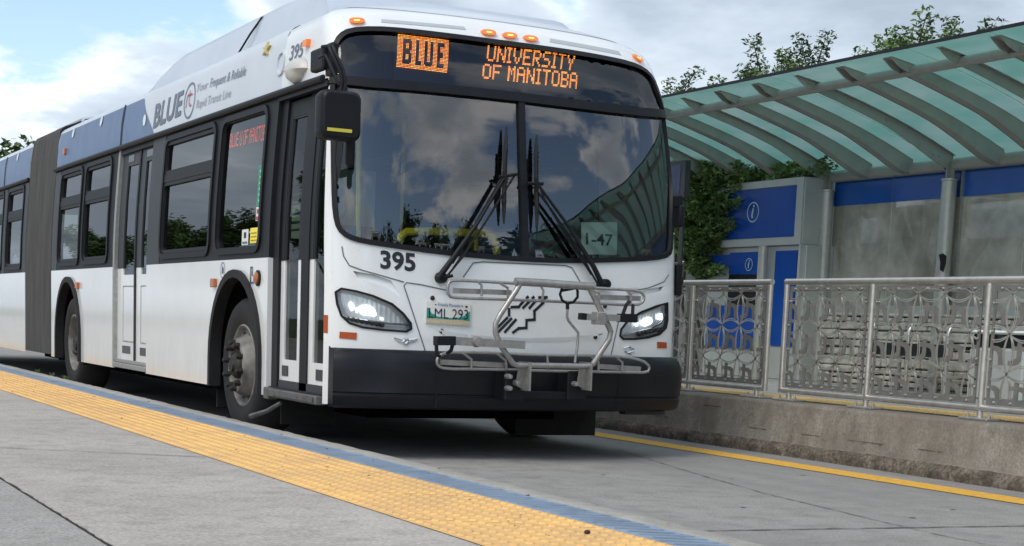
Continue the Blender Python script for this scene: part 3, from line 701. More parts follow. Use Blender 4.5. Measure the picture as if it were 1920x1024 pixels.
thick('operator_logo', [[(842,268),(803,315),(738,318)], [(727,322),(727,392)], [(718,396),(602,512)], [(896,262),(832,328)], [(940,262),(882,330)], [(1000,278),(925,348),(926,415),(864,420),(862,480),(802,484),(752,520)],
  [(1010,245),(975,278)], [(750,402),(640,515)], [(785,410),(690,518)], [(880,232),(860,250)], [(925,234),(905,252)], [(1030,240),(955,242)]], .0185, M_DECAL, BUS)
# number plate
PQ = [FP(*p) for p in [(799,565),(881,570),(879,611),(797,606)]]
FSP = lambda a, b, o: FS(a, b, o+.014)
pl = sheet('licence_plate', PQ, [], FSP, M_PLATEW, BUS, .05, 0, -.012)
lerp = lambda u, v: tuple((PQ[3][k]*(1-u)+PQ[2][k]*u)*(1-v)+(PQ[0][k]*(1-u)+PQ[1][k]*u)*v for k in (0, 1))
sheet('plate_field', [lerp(*p) for p in [(.01,.2),(.99,.2),(.99,.66),(.95,.6),(.92,.5),(.84,.42),(.8,.36),(.5,.3),(.24,.34),(.2,.42),(.12,.46),(.08,.6),(.04,.72),(.01,.7)]], [], FSP, M_TEAL, pl, .02, .0012, None)
sheet('plate_field', [lerp(*p) for p in [(.01,.03),(.99,.03),(.99,.2),(.8,.24),(.5,.22),(.2,.25),(.01,.22)]], [], FSP, M_TAN, pl, .02, .0018, None)
text('plate_number', 'LML 293', lerp(.06, .26), lerp(.95, .28), .062, FSP, mat('plate_ink', (.01, .015, .05), .4), pl, .003, .0)
text('plate_word', 'Friendly Manitoba', lerp(.26, .82), lerp(.76, .82), .02, FSP, M_PLBLUE, pl, .003)
b = MB()
for u, v, r in ((.2, .87, .006), (.8, .88, .006), (.9, .86, .01)): s, z = lerp(u, v); b.add([FSP(s+r*math.cos(a), z+.6*r*math.sin(a), .003) for a in np.linspace(0, 6.28, 9)[:-1]], [tuple(range(8))])
b.build('plate_emblem', M_DECAL, pl)
# reflectors and chrome badges
def patch(name, pix, m, fp=FP, fn=FS, off=.006, parent=None): return sheet(name, [fp(*p) for p in pix], [], fn, m, parent or BUS, .1, off, -.002)
patch('reflector', [(637,622),(669,624),(668,637),(636,634)], M_REDREF); patch('reflector', [(1232,641),(1249,642),(1249,653),(1232,653)], M_REDREF)
sr = [(-t2s(.985), .70+.005), (-t2s(.93), .70), (-t2s(.93), .82), (-t2s(.985), .82)]
sheet('reflector', [(-S0+.004, .78), (-S0+.03, .78), (-S0+.03, .89), (-S0+.004, .89)], [], FS, M_REDREF, BUS, .1, .004, -.002)
b = MB()
def wing(u, v, k, l): 
    a = FP(u, v); c = FP(u+k*l, v-3-0); return [FS(*a, .008), FS(*c, .008)]
for i, l in enumerate((19, 15, 11)):
    for k in (-1, 1): 
        c0 = FP(760+k*4, 641-i*-1.5-2); c1 = FP(760+k*(l+3), 634+i*2.8+ (0 if k < 0 else 1)); b.tube([FS(*c0, .006), FS(*c1, .006)], .0045, 6)
c = FS(*FP(760, 640), .004); b.lathe(c, [(.022, 0), (.022, .008), (.014, .012), (.0, .008)], 'y', 14, -1); b.build('wing_badge', M_CHROME, BUS, 40)
b = MB()
for p, q in (((1168,653),(1178,650)), ((1170,658),(1182,664)), ((1178,650),(1188,655)), ((1174,662),(1188,658)), ((1180,648),(1184,660))): b.tube([FS(*FP(*p), .006), FS(*FP(*q), .006)], .005, 5)
b.build('corner_badge', M_CHROME, BUS, 40)
# ------------------------------------------------ wipers
def WP(u, v, o): return FS(*FP(u, v, o), o)
def wiper(pv, arm_end, arm2, blade, conn):
    b = MB(); b.tube([WP(*p, o) for p, o in arm_end], .013, 8, rr=[.02, .018, .011, .009]); w = b.build('wiper', M_BLACK, BUS, 50)
    b = MB(); b.lathe(WP(*pv, .0), [(.035, 0), (.035, .05), (.028, .065), (0, .065)], 'y', 16, -1); b.build('wiper_pivot', M_BLACK, w, 40)
    b = MB()
    for l in arm2: b.tube([WP(*p, .06) for p in l], .007, 6)
    b.build('wiper_arm', M_BLACK, w, 50)
    b = MB(); b.tube([WP(*p, .03) for p in blade], .01, 6, rr=[.006, .016, .016, .016, .006]); b.tube([WP(*p, .055) for p in blade[1:4]], .008, 6); b.build('wiper_blade', M_RUBBER, w, 50)
    for l in conn: b = MB(); b.tube([WP(*p, .06) for p in l], .011, 6); b.build('wiper_bracket', M_BLACK, w, 50)
wiper((824,521), [((824,521), .06), ((848,488), .06), ((895,420), .06), ((945,335), .06)], [[(838,520),(870,480),(915,410),(952,350),(966,328)], [(848,508),(868,478)], [(850,494),(900,405),(940,335)]],
      [(950,238),(948,280),(946,330),(945,380),(945,420)], [[(936,332),(970,327)], [(945,322),(950,345)], [(825,523),(850,517)]])
wiper((1130,533), [((1128,534), .06), ((1112,500), .06), ((1066,425), .06), ((1008,345), .06)], [[(1120,533),(1075,455),(1035,395),(1000,350)], [(1108,515),(1060,440),(1020,372),(1008,340)]],
      [(1006,254),(1005,290),(1005,340),(1007,395),(1006,435)], [[(989,344),(1018,345)], [(1004,335),(1008,352)], [(1118,535),(1136,532)]])
# ------------------------------------------------ bike rack folded up against the front
def rack():
    Yf = 8.80; P = lambda u, v, y=Yf: PY(u, v, y)
    def T(b, pts, r=.011, y=Yf): b.tube([P(p[0], p[1], p[2] if len(p) > 2 else y) for p in pts], r, 8)
    b = MB()
    T(b, [(976,530),(968,545),(938,590),(929,607),(929,625),(940,650),(962,682),(970,685),(1100,687),(1112,683),(1142,637),(1145,622),(1140,610),(1115,560),(1104,538)], .0185, 8.74)
    T(b, [(966,528),(1020,531),(1113,538)], .025, 8.74)
    rk = b.build('bike_rack', M_STEEL, BUS, 50)
    def tray(loop, midline, ribs, y):
        b = MB(); b.tube([P(*p, y) for p in smoothpoly(loop, 1)], .0098, 8, closed=True)
        for l in midline: b.bar(P(*l[0], y+.02), P(*l[1], y+.02), .032, .02, up=(0, 1, 0))
        for l in ribs: b.tube([P(*p, y-.012) for p in l], .008, 6)
        return b
    tray([(845,526),(870,526),(960,531),(1050,537),(1150,542),(1197,545),(1208,553),(1207,565),(1195,573),(1100,568),(960,562),(860,559),(840,556),(839,535)], [((850,545),(958,549)), ((1120,557),(1200,560))],
         [[(896,528),(903,535),(903,556)], [(936,530),(952,540),(952,560)], [(1013,535),(1019,545),(1017,562)], [(1095,540),(1124,550),(1124,566)], [(1173,543),(1183,552),(1183,570)]], 8.84).build('rack_tray', M_STEEL, rk, 50)
    tray([(850,661),(900,661),(960,664),(1040,667),(1110,667),(1170,669),(1205,676),(1219,688),(1214,699),(1180,698),(1100,697),(1000,695),(900,692),(835,692),(820,686),(819,672),(830,663)], [((826,679),(945,685)), ((1122,687),(1200,692))],
         [[(868,662),(884,674),(884,692)], [(933,664),(948,676),(950,692)], [(1026,666),(1028,692)], [(1105,667),(1122,678),(1122,696)], [(1155,669),(1167,680),(1167,697)]], 8.84).build('rack_tray', M_STEEL, rk, 50)
    # support arms with black grips
    b = MB(); b.bar(P(846,639,8.72), P(982,647,8.72), .05, .042, up=(0, 1, 0)); b.lathe(P(895,641,8.70), [(0, .03), (.03, .028), (.034, .0), (.034, -.02)], 'y', 16, -1); ar = b.build('support_arm', M_STEEL, rk, 40)
    b = MB(); b.bar(P(816,639,8.72), P(851,639,8.72), .055, .06, up=(0, 1, 0)); b.tube([P(818,645,8.72), P(819,665,8.72), P(824,668,8.74)], .012, 6); b.tube([P(849,645,8.72), P(846,657,8.72), P(838,663,8.74)], .012, 6); b.build('hook_grip', M_BLACK, ar)
    b = MB(); b.bar(P(1095,594,8.72), P(1172,597,8.72), .042, .04, up=(0, 1, 0)); b.bbox(*[P(1114,595,8.72)[0]+d for d in (-.0, .07)], 8.68, 8.76, P(1114,595,8.72)[2]-.045, P(1114,595,8.72)[2]+.035, .005); ar = b.build('support_arm', M_STEEL, rk, 40)
    b = MB(); b.bar(P(1160,596,8.72), P(1192,597,8.72), .055, .05, up=(0, 1, 0)); b.tube([P(1168,590,8.72), P(1174,572,8.76), P(1180,566,8.80)], .012, 6); b.tube([P(1186,590,8.72), P(1187,572,8.76)], .012, 6); b.bar(P(1087,593,8.72), P(1097,594,8.72), .042, .045, up=(0, 1, 0)); b.build('hook_grip', M_BLACK, ar)
    # release handle
    b = MB(); T(b, [(1064,577),(1063,594),(1066,602),(1084,624),(1083,645),(1078,680)], .009, 8.78); hd = b.build('release_rod', M_STEEL, rk, 50)
    b = MB(); T(b, [(1054,540),(1050,552),(1054,563),(1063,569),(1075,567),(1083,557),(1083,546),(1080,540),(1054,545)], .009, 8.78); T(b, [(1064,569),(1064,580)], .012, 8.78); b.build('release_handle', M_BLACK, hd, 50)
    # mounting
    b = MB()
    for u in (958, 1074):
        p = P(u, 724, 8.88); b.bbox(p[0]-.07, p[0]+.07, 8.82, 8.98, p[2]-.09, p[2]+.1, .008)
    p0, p1 = P(975,742,8.86), P(1090,745,8.86); b.bbox(p0[0], p1[0], 8.84, 8.92, p0[2]-.02, p0[2]+.03, .005); b.build('mount_block', M_BLACK, rk)
    for u in (980, 1094):
        b = MB(); p = P(u, 705, 8.80); b.box(p[0]-.004, p[0]+.008, 8.70, 8.86, p[2]-.09, p[2]+.09)
        q = P(u-14, 700, 8.80); b.add([(p[0]-.004, 8.80, p[2]+.08), (p[0]-.004, 8.80, p[2]-.08), (p[0]-.05, 8.80, p[2]-.06), (p[0]-.03, 8.80, p[2]+.08)], [(0, 1, 2, 3)]); b.build('mount_plate', M_STEEL, rk)
    b = MB()
    b = MB()
    for u, v in ((954,706), (954,728), (968,718), (1078,720)): b.lathe(P(u, v, 8.80), [(0, .03), (.014, .028), (.018, .0), (.018, -.03)], 'y', 8, -1)
    b.build('mount_bolt', M_GALV, rk)
rack()
# ------------------------------------------------ doors
def leaf(y0, y1, gy0, gy1, gz0, gz1, z0, white_to, off=-.05, split=None, lowpanel_=False):
    """y0<y1 leaf edges; glass gy0..gy1; white below white_to"""
    fr_lo = sheet('door_leaf', [(y0, z0), (y1, z0), (y1, white_to), (y0, white_to)], [[(gy0, gz0), (gy1, gz0), (gy1, white_to-.0005), (gy0, white_to-.0005)]] if gz0 < white_to-.01 else [], SS, M_WHITE, BUS, .12, off, off-.035, 30)
    sheet('door_frame', [(y0, white_to), (y1, white_to), (y1, 2.28), (y0, 2.28)], [[(gy0, max(gz0, white_to+.0005)), (gy1, max(gz0, white_to+.0005)), (gy1, gz1), (gy0, gz1)]], SS, M_COLUMN, fr_lo, .12, off, off-.035, 30)
    sheet('door_glass', [(gy0, gz0), (gy1, gz0), (gy1, gz1), (gy0, gz1)], [], SS, G_DOOR if gz0 < 1 else G_SIDE, fr_lo, .3, off-.012, None)
    return fr_lo
b = MB(); b.box(3.44, 3.6, 9.28, 10.31, .385, .395); b.build('door_threshold', M_RUBBER, BUS)
for (y0, y1, g0, g1, hy) in ((9.78, 10.20, 9.86, 10.12, 10.02), (9.27, 9.64, 9.30, 9.56, 9.36)):
    lf = leaf(y0, y1, g0, g1, .585, 2.165, .445, 1.24)
    sheet('leaf_vent', rrect(hy-.0, hy+.12, .475, .545, .006), [], SS, M_BLACKG, lf, .1, -.045, -.052)
    sheet('leaf_seal', [(y0-.0, 1.24), (y1, 1.24), (y1, 2.28), (y0, 2.28)], [[(g0-.01, 1.24+.001), (g1+.01, 1.24+.001), (g1+.01, 2.175), (g0-.01, 2.175)]], SS, M_DARKMET, lf, .2, -.046, -.05)
sheet('door_post', [(9.64, .38), (9.78, .38), (9.78, 2.29), (9.64, 2.29)], [], SS, M_BLACK, BUS, .2, -.04, -.09)
sheet('door_post', [(10.20, .38), (10.33, .38), (10.33, 2.31), (10.20, 2.31)], [], SS, M_BLACK, BUS, .2, -.03, -.09)
sheet('door_post', [(10.315, .34), (10.345, .34), (10.345, 1.26), (10.315, 1.26)], [], SS, M_WHITE, BUS, .2, .006, -.03)
b = MB(); b.bbox(3.395, 3.47, 9.26, 10.20, .33, .385, .006); b.box(3.388, 3.396, 9.30, 10.1, .345, .372); b.bbox(3.40, 3.47, 10.2, 10.3, .31, .39, .006); st = b.build('door_step', M_STEP, BUS, 30)
b = MB(); b.box(3.47, 3.56, 9.26, 10.3, .385, .445); b.build('door_sill', M_INTD, st)
b = MB(); b.tube([(3.42, 9.98, .30), (3.36, 10.1, .235), (3.30, 10.25, .19)], .016, 8, rr=[.014, .016, .02]); b.build('air_line', M_STEP, BUS, 40)
for (y0, y1, g0, g1) in ((14.15, 14.80, 14.19, 14.585), (13.63, 14.10, 13.66, 13.925)):
    lf = leaf(y0, y1, g0, g1, 1.187, 2.165, .42, 1.245, -.03)
    ring('door_inset', [(g0-.02, .58), (g1+.0, .58), (g1+.0, 1.09), (g0-.02, 1.09)], [(g0-.01, .592), (g1-.01, .592), (g1-.01, 1.08), (g0-.01, 1.08)], SS, M_GALV, lf, -.027, -.03)
    sheet('leaf_vent', [(g1-.28, .475), (g1+.02, .475), (g1+.02, .545), (g1-.28, .545)], [], SS, M_BLACKG, lf, .1, -.027, -.032)
    sheet('leaf_vent', [(g1-.2, 2.2), (g1+.0, 2.2), (g1+.0, 2.26), (g1-.2, 2.26)], [], SS, M_BLACKG, lf, .1, -.027, -.032)
sheet('door_post', [(14.80, .36), (14.87, .36), (14.87, 2.33), (14.80, 2.33)], [], SS, M_GALV, BUS, .2, .002, -.06)
sheet('door_post', [(14.10, .42), (14.15, .42), (14.15, 2.28), (14.10, 2.28)], [], SS, M_BLACK, BUS, .2, -.02, -.05)
sheet('door_header', [(13.62, 2.28), (14.87, 2.28), (14.87, 2.335), (13.62, 2.335)], [], SS, M_DARKMET, BUS, .4, -.004, -.06)
b = MB(); b.bbox(3.42, 3.5, 13.63, 14.84, .34, .385, .005); b.bbox(3.44, 3.5, 13.63, 14.84, .388, .42, .004); b.build('door_step', M_GALV, BUS)
# ------------------------------------------------ lettering and decals on the door side
SPn = SP
text('route_lettering', 'BLUE', (13.68, 2.425), (12.78, 2.455), .19, SS, M_GREYT, BUS, .004, .03, .1)
strip('route_emblem', [(12.575+.15*math.cos(a), 2.54+.135*math.sin(a)) for a in np.linspace(0, 2*math.pi, 40)[:-1]], .016, SS, M_GREYT, BUS, .004, closed=True)
strip('route_emblem', [(12.66, 2.49), (12.655, 2.55), (12.64, 2.58), (12.60, 2.59)], .016, SS, M_GREYT, BUS, .005)
strip('route_emblem', [(12.58, 2.62), (12.575, 2.52), (12.55, 2.495), (12.51, 2.5)], .014, SS, M_RED, BUS, .006); strip('route_emblem', [(12.62, 2.585), (12.5, 2.585)], .012, SS, M_RED, BUS, .0075)
text('slogan', 'Your', (12.40, 2.585), (12.08, 2.580), .065, SS, M_GREYL, BUS, .004, 0, .15)
text('slogan', 'Frequent & Reliable', (12.03, 2.578), (11.13, 2.565), .07, SS, mat('decal_mid', (.2, .22, .27), .4), BUS, .004, .006, .15)
text('slogan', 'Rapid Transit Line', (12.36, 2.455), (11.45, 2.447), .065, SS, M_GREYL, BUS, .004, 0, .15)
text('fleet_number', '395', (10.185, 2.545), (9.925, 2.54), .095, SS, M_GREYT, BUS, .004, .01, .1)
st5 = []
for k in range(10): r = .055 if k % 2 == 0 else .022; a = math.pi/2+k*math.pi/5; st5.append((10.70+r*1.3*math.cos(a), 2.69+r*math.sin(a)*.9))
sheet('star_emblem', st5, [], SS, mat('gold', (.62, .52, .2), .35, metal=.3), BUS, .05, .02, -.002, 20)
ring('side_badge', rrect(10.27, 10.42, 2.47, 2.63, .06), rrect(10.285, 10.405, 2.485, 2.615, .05), SS, M_ROOFW, BUS, .012, -.002)
b = MB(); c = SS(9.99, 2.45); vs = []
for (d, r) in ((0, 1), (.03, .93), (.055, .75), (.07, .45), (.075, 0)): vs.append((r, d))
bb = MB(); bb.lathe((0, 0, 0), [(r*.5, d) for r, d in vs], 'x', 24, -1)
bb.v = [(c[0]+x, c[1]+y*.33*(1.15 if z > 0 else .8), c[2]+z*.17*(1 if y < 0 else .85)) for x, y, z in bb.v]; bb.build('camera_pod', mat('pod_cream', (.55, .54, .5), .4), BUS, 40)
sheet('marker_light', [(9.80, 2.59), (9.80, 2.63), (9.875, 2.63), (9.875, 2.59)], [], SS, M_AMBER, BUS, .1, .03, -.002)
for y, z in ((11.56, 1.10), (16.37, 1.10), (17.35, 2.515)):
    b = MB(); b.bbox(3.40, 3.43+(.04 if z > 2 else 0), y-.045, y+.045, z-.035, z+.03, .006)
    if z > 2: b.v = [(x+.075, yy, zz) for x, yy, zz in b.v]
    b.build('marker_light', M_AMBERD, BUS, 30)
b = MB(); b.lathe((3.43, 10.53, 1.125), [(.055, 0), (.055, .012), (.035, .018)], 'x', 20, -1); tl = b.build('turn_light', M_BLACK, BUS, 40)
b = MB(); b.lathe((3.425, 10.53, 1.125), [(.043, .005), (.04, .02), (.02, .028), (0, .03)], 'x', 20, -1); b.build('turn_lens', M_AMBERD, tl, 40)
strip('round_badge', [(11.37+.055*math.cos(a), 1.19+.055*math.sin(a)) for a in np.linspace(0, 6.2832, 25)[:-1]], .007, SS, M_GREYT, BUS, .004, closed=True)
sheet('round_badge', [(11.39, 1.165), (11.39, 1.20), (11.37, 1.225), (11.35, 1.2), (11.35, 1.165)], [], SS, M_GREYT, BUS, .1, .004, None)
strip('side_notice', [(10.70, 1.085), (10.70, 1.20), (10.665, 1.20), (10.665, 1.14)], .016, SS, M_DECAL, BUS, .0045)
strip('side_notice', [(10.69, 1.095), (10.63, 1.095), (10.63, 1.15)], .014, SS, M_PLBLUE, BUS, .005)
# window stickers and LED side sign in the window by the front door
def sticker(poly, m, name='window_sticker', off=-.016): return sheet(name, poly, [], SS, m, wd, .2, off, None)
sticker([(10.68, 1.62), (10.68, 1.90), (10.56, 1.90), (10.56, 1.62)], M_GREEN)
sticker([(10.68, 1.52), (10.68, 1.615), (10.56, 1.615), (10.56, 1.52)], M_PLATEW); sticker([(10.67, 1.525), (10.67, 1.55), (10.57, 1.55), (10.57, 1.525)], M_RED, off=-.014); sticker([(10.66, 1.57), (10.66, 1.60), (10.63, 1.60), (10.63, 1.57)], M_RED, off=-.014); sticker([(10.61, 1.57), (10.61, 1.60), (10.58, 1.60), (10.58, 1.57)], M_RED, off=-.014)
for i in range(6): sticker([(10.645, 1.65+.04*i), (10.645, 1.665+.04*i), (10.595, 1.665+.04*i), (10.595, 1.65+.04*i)], mat('decal_pale_green', (.3, .6, .45), .5), off=-.014)
sticker([(10.98, 1.36), (10.98, 1.47), (10.83, 1.47), (10.83, 1.36)], M_PLATEW); sticker([(10.93, 1.41), (10.93, 1.45), (10.88, 1.45), (10.88, 1.41)], M_DECAL, off=-.014); sticker([(10.96, 1.37), (10.96, 1.385), (10.85, 1.385), (10.85, 1.37)], M_GREYT, off=-.014)
sticker([(10.79, 1.37), (10.79, 1.475), (10.62, 1.475), (10.62, 1.37)], M_YEL); sticker([(10.80, 1.44), (10.80, 1.455), (10.77, 1.455), (10.77, 1.44)], M_PLATEW, off=-.014)
for i in range(3): sticker([(10.77, 1.385+.025*i), (10.77, 1.392+.025*i), (10.64, 1.392+.025*i), (10.64, 1.385+.025*i)], mat('ink_olive', (.3, .22, .02), .5), off=-.014)
dots('side_sign_text', up2(bitmap('BLUE U OF MANITOBA'), 2), [(11.44, 2.18), (10.56, 2.175), (10.56, 2.065), (11.44, 2.08)], M_LEDR, wd, lambda a, b_, o: SS(a, b_, -.018), .6, None, .6)
# ------------------------------------------------ mirrors
def mirror():
    Y = 8.86; P = lambda u, v, y=Y: PY(u, v, y); c = P(636, 217); w, h = .125, .142
    b = MB(); pr = []
    for d, k in ((-.0, .86), (.01, .95), (.03, 1.), (.10, 1.), (.13, .97), (.14, .9)):
        pr.append([(c[0]+x*k, Y+d-.05, c[2]+z*k) for x, z in rrect(-w, w, -h, h, .045, 6)])
    n = len(pr[0]); vs = sum(pr, []); fs = [(i*n+k, i*n+(k+1) % n, (i+1)*n+(k+1) % n, (i+1)*n+k) for i in range(len(pr)-1) for k in range(n)]+[tuple(range(n))]
    m = link('side_mirror', vs, fs, M_BLACK, BUS, 50)
    link('mirror_glass', [p for p in pr[-1]], [tuple(range(n))], M_CHROME, m)
    b = MB(); p0, p1 = P(614, 241, Y-.055), P(660, 241, Y-.055); b.box(p0[0], p1[0], Y-.056, Y-.05, p0[2]-.012, p0[2]+.007); b.build('mirror_notice', mat('yellow_label', (.62, .55, .06), .5), m)
    b = MB()
    for du, r in ((0, .011), (7, .011)): b.tube([P(604+du, 88, 9.0), P(616+du, 86, 8.95), P(622+du, 100, 8.92), P(636+du, 130, 8.90), P(641+du, 150, 8.90), P(638+du, 172, 8.9)], r, 8)
    b.tube([P(598, 108, 9.05), P(610, 103, 8.95), P(636, 160, 8.9)], .009, 6); b.tube([P(640, 150, 8.9), P(648, 158, 8.9), P(646, 172, 8.9)], .01, 6); b.build('mirror_arm', M_DARKMET, m, 60)
    b = MB(); p = P(598, 108, 9.2); b.bbox(p[0]-.02, p[0]+.03, 9.08, 9.30, p[2]-.08, p[2]+.05, .01); b.bbox(p[0]+.01, p[0]+.06, 9.02, 9.12, p[2]-.12, p[2]+.07, .01); b.build('mirror_bracket', M_BLACK, m)
    b = MB(); q = P(655, 285, 8.95); b.bbox(q[0]-.02, q[0]+.035, 8.93, 8.99, q[2]-.09, q[2]+.1, .02); b.build('kerb_mirror', M_BLACK, m, 40)
mirror()
b = MB(); c = PY(1266, 393, 9.35); b.bbox(6.04, 6.085, 9.28, 9.38, c[2]-.12, c[2]+.03, .012); b.bar((6.0, 9.34, c[2]+.05), (6.08, 9.34, c[2]+.06), .05, .07); m2 = b.build('side_mirror', M_BLACK, BUS, 40)
b = MB(); b.bbox(6.03, 6.08, 9.26, 9.36, 1.12, 1.34, .01); b.tube([(6.08, 9.31, 1.3), (6.11, 9.31, 1.22), (6.08, 9.31, 1.13)], .008, 6); b.build('mirror_bracket', M_BLACK, m2, 40)
# ------------------------------------------------ inside
b = MB(); b.box(3.52, 5.93, 9.4, 27.4, .40, .42); b.build('floor', M_INTD, BUS)
b = MB(); b.box(3.6, 5.85, 9.75, 27.4, 2.42, 2.44); b.build('ceiling', M_INT, BUS)
b = MB(); b.box(3.56, 5.9, 17.0, 17.03, .42, 2.4); b.box(4.95, 5.0, 9.5, 10.3, .42, 1.15); b.box(4.95, 5.9, 10.9, 10.95, .42, 1.9)  # full-height rear sheet added to keep the cabin view dark; others screen the driver
b.v = b.v; b.build('partition_and_blackout', M_INTD, BUS)
b = MB(); b.bbox(4.7, 5.9, 9.22, 9.42, 1.0, 1.3, .04); b.bbox(3.7, 4.7, 9.25, 9.4, .42, 1.18, .03); b.tube([(5.35+.2*math.cos(a), 9.62-.07*math.sin(a), 1.28+.19*math.sin(a)) for a in np.linspace(0, 6.28, 24)[:-1]], .015, 6, closed=True); b.build('dashboard', M_INTD, BUS, 40)
b = MB(); b.bbox(5.1, 5.6, 10.1, 10.55, .8, .92, .03); b.bbox(5.1, 5.6, 10.5, 10.62, .9, 1.62, .04); b.build('driver_seat', M_SEAT, BUS, 40)
for i, y in enumerate((11.9, 12.7, 13.5, 14.6, 15.4, 16.2)):
    for x0 in (3.58, 4.98):
        if x0 < 4 and 13.3 < y < 15: continue
        b = MB(); b.bbox(x0, x0+.86, y, y+.42, .82, .9, .02); b.bbox(x0, x0+.86, y+.40, y+.47, .86, 1.5, .03); b.box(x0+.3, x0+.5, y+.1, y+.3, .42, .82); b.build('passenger_seat', M_SEAT, BUS, 40)
def yp(pts, r=.017, name='grab_rail'): b = MB(); b.tube(pts, r, 8); return b.build(name, M_YEL, BUS, 60)
P = lambda u, v, y: PY(u, v, y)
y_ = 9.62; yp([P(750,452,y_), P(752,443,y_), P(762,435,y_), P(800,434,y_), P(900,437,y_), P(922,443,y_), P(930,455,y_), P(932,476,y_)], .027)
yp([P(673,470,9.8), P(671,410,9.85), P(672,250,9.9)], .016)
yp([PX(535,400,3.56), PX(541,455,3.57), PX(548,500,3.58), PX(556,560,3.59)], .02); yp([PX(608,500,3.56), PX(600,545,3.57), PX(592,585,3.58)], .02); yp([(4.3, 10.9, .42), (4.3, 10.9, 2.4)]); yp([(4.9, 11.5, .42), (4.9, 11.5, 2.4)]); yp([(4.2, 13.4, .42), (4.2, 13.4, 2.4)]); yp([(4.2, 11, 2.15), (4.2, 17, 2.15)], .015)
yp([P(893,445,9.8), P(892,470,9.8)], .014)
# run sheet behind the windscreen
rq = [FP(u, v, -.04) for u, v in [(1089,417),(1157,417),(1156,478),(1089,477)]]
rs = sheet('run_card', rq, [], lambda a, b_, o: FS(a, b_, o-.03), M_PAPER, BUS, .1, 0, -.002)
text('run_number', '1-47', FP(1099,458,-.03), FP(1150,461,-.03), .075, lambda a, b_, o: FS(a, b_, o-.03), M_DECAL, rs, .002, .015)
# header panel, and a pale square painted for the opposite window's reflection
b = MB(); b.box(3.58, 5.85, 9.78, 9.80, 2.2, 2.42); b.build('header_panel', M_INTD, BUS)
b = MB(); b.box(4.05, 4.45, 10.95, 10.97, 1.55, 1.95); b.build('painted_reflection', mat('reflection_pale', (.3, .42, .4), .6), BUS)
ORG = Vector((0, 0, 0))
# ================================================================== surroundings
def concrete(name, c1, c2, sc1=.6, fine=90, speck=.25, bump=.25, mottled=3., stain=None):
    m = bpy.data.materials.new(name); m.use_nodes = True; MATS[name] = m
    N, L = m.node_tree.nodes, m.node_tree.links; b = N['Principled BSDF']; b.inputs['Roughness'].default_value = .85; b.inputs['Specular IOR Level'].default_value = .3
    t = N.new('ShaderNodeTexCoord')
    def noise(s, d=6, r=.6):
        n = N.new('ShaderNodeTexNoise'); n.inputs['Scale'].default_value = s; n.inputs['Detail'].default_value = d; n.inputs['Roughness'].default_value = r; L.new(t.outputs['Object'], n.inputs[0]); return n.outputs[0]
    def mix(f, a, bb, mode='MIX'):
        x = N.new('ShaderNodeMix'); x.data_type = 'RGBA'; x.blend_type = mode
        (L.new(f, x.inputs[0]) if not isinstance(f, float) else setattr(x.inputs[0], 'default_value', f))
        for i, s in ((6, a), (7, bb)): (L.new(s, x.inputs[i]) if hasattr(s, 'node') else setattr(x.inputs[i], 'default_value', (*s, 1)))
        return x.outputs[2]
    def rmp(s, a, c):
        r = N.new('ShaderNodeMapRange'); L.new(s, r.inputs[0]); r.inputs[1].default_value = a; r.inputs[2].default_value = c; return r.outputs[0]
    base = mix(rmp(noise(sc1, 7), .3, .7), c1, c2)
    base = mix(rmp(noise(mottled*4, 5, .7), .45, .75), base, tuple(c*.8 for c in c1))
    f = rmp(noise(fine, 3, .8), .3, .7)
    d = mix(f, (1-speck,)*3, (1+speck*.4,)*3); base = mix(1., base, d, 'MULTIPLY')
    v = N.new('ShaderNodeTexVoronoi'); v.inputs['Scale'].default_value = 26; L.new(t.outputs['Object'], v.inputs[0])
    base = mix(rmp(v.outputs['Distance'], .09, .03), base, tuple(c*.55 for c in c1)) if speck > .2 else base
    if stain:
        mp_ = N.new('ShaderNodeMapping'); mp_.inputs['Scale'].default_value = stain[1]; L.new(t.outputs['Object'], mp_.inputs[0]); n = N.new('ShaderNodeTexNoise'); n.inputs['Scale'].default_value = 1; n.inputs['Detail'].default_value = 6; L.new(mp_.outputs[0], n.inputs[0])
        base = mix(rmp(n.outputs[0], .5, .72), base, stain[0])
    L.new(base, b.inputs['Base Color'])
    bu = N.new('ShaderNodeBump'); bu.inputs['Strength'].default_value = bump; bu.inputs['Distance'].default_value = .004; L.new(noise(fine*.8, 5, .7), bu.inputs['Height']); L.new(bu.outputs[0], b.inputs['Normal'])
    return m
C_PLAT = concrete('platform_concrete', (.41, .38, .34), (.53, .49, .44), 1.1, 60, .42, .5, 2.)
C_PLAT2 = concrete('platform_concrete_grey', (.36, .345, .315), (.45, .43, .40), .7, 75, .5, .6)
C_ROAD = concrete('road_concrete', (.28, .27, .25), (.38, .37, .345), .35, 75, .4, .5, 1.2, ((.22, .215, .205), (1.6, .18, 1)))
C_KERB = concrete('kerb_concrete', (.36, .34, .30), (.45, .43, .39), 2, 120, .3, .5)
C_WALL = concrete('barrier_concrete', (.185, .165, .138), (.29, .265, .225), 2.2, 60, .4, .5, 2., ((.14, .115, .09), (2, 2.2, .5)))
C_LIP = concrete('barrier_lip', (.085, .066, .05), (.26, .22, .175), 7, 45, .7, 1.2, 5.)
C_FAR = concrete('far_concrete', (.3, .295, .285), (.36, .355, .34), 1, 100, .2, .2)
M_TAC = mat('tactile_yellow', (.82, .50, .17), .65, noise=.22, nscale=3.5, bump=.2, bscale=90, dark=(.62, .39, .17), detail=9)
M_TBLUE = mat('tactile_blue', (.25, .33, .43), .6, noise=.3, nscale=5, bump=.3, bscale=60, detail=8)
M_LINE = mat('road_yellow', (.80, .44, .05), .65, noise=.3, nscale=30, bump=.2)
M_CRACK = mat('crack', (.07, .06, .05), .9, noise=.6, nscale=30)
def struct(o): return tag(o, kind='structure')
PZ0 = .2
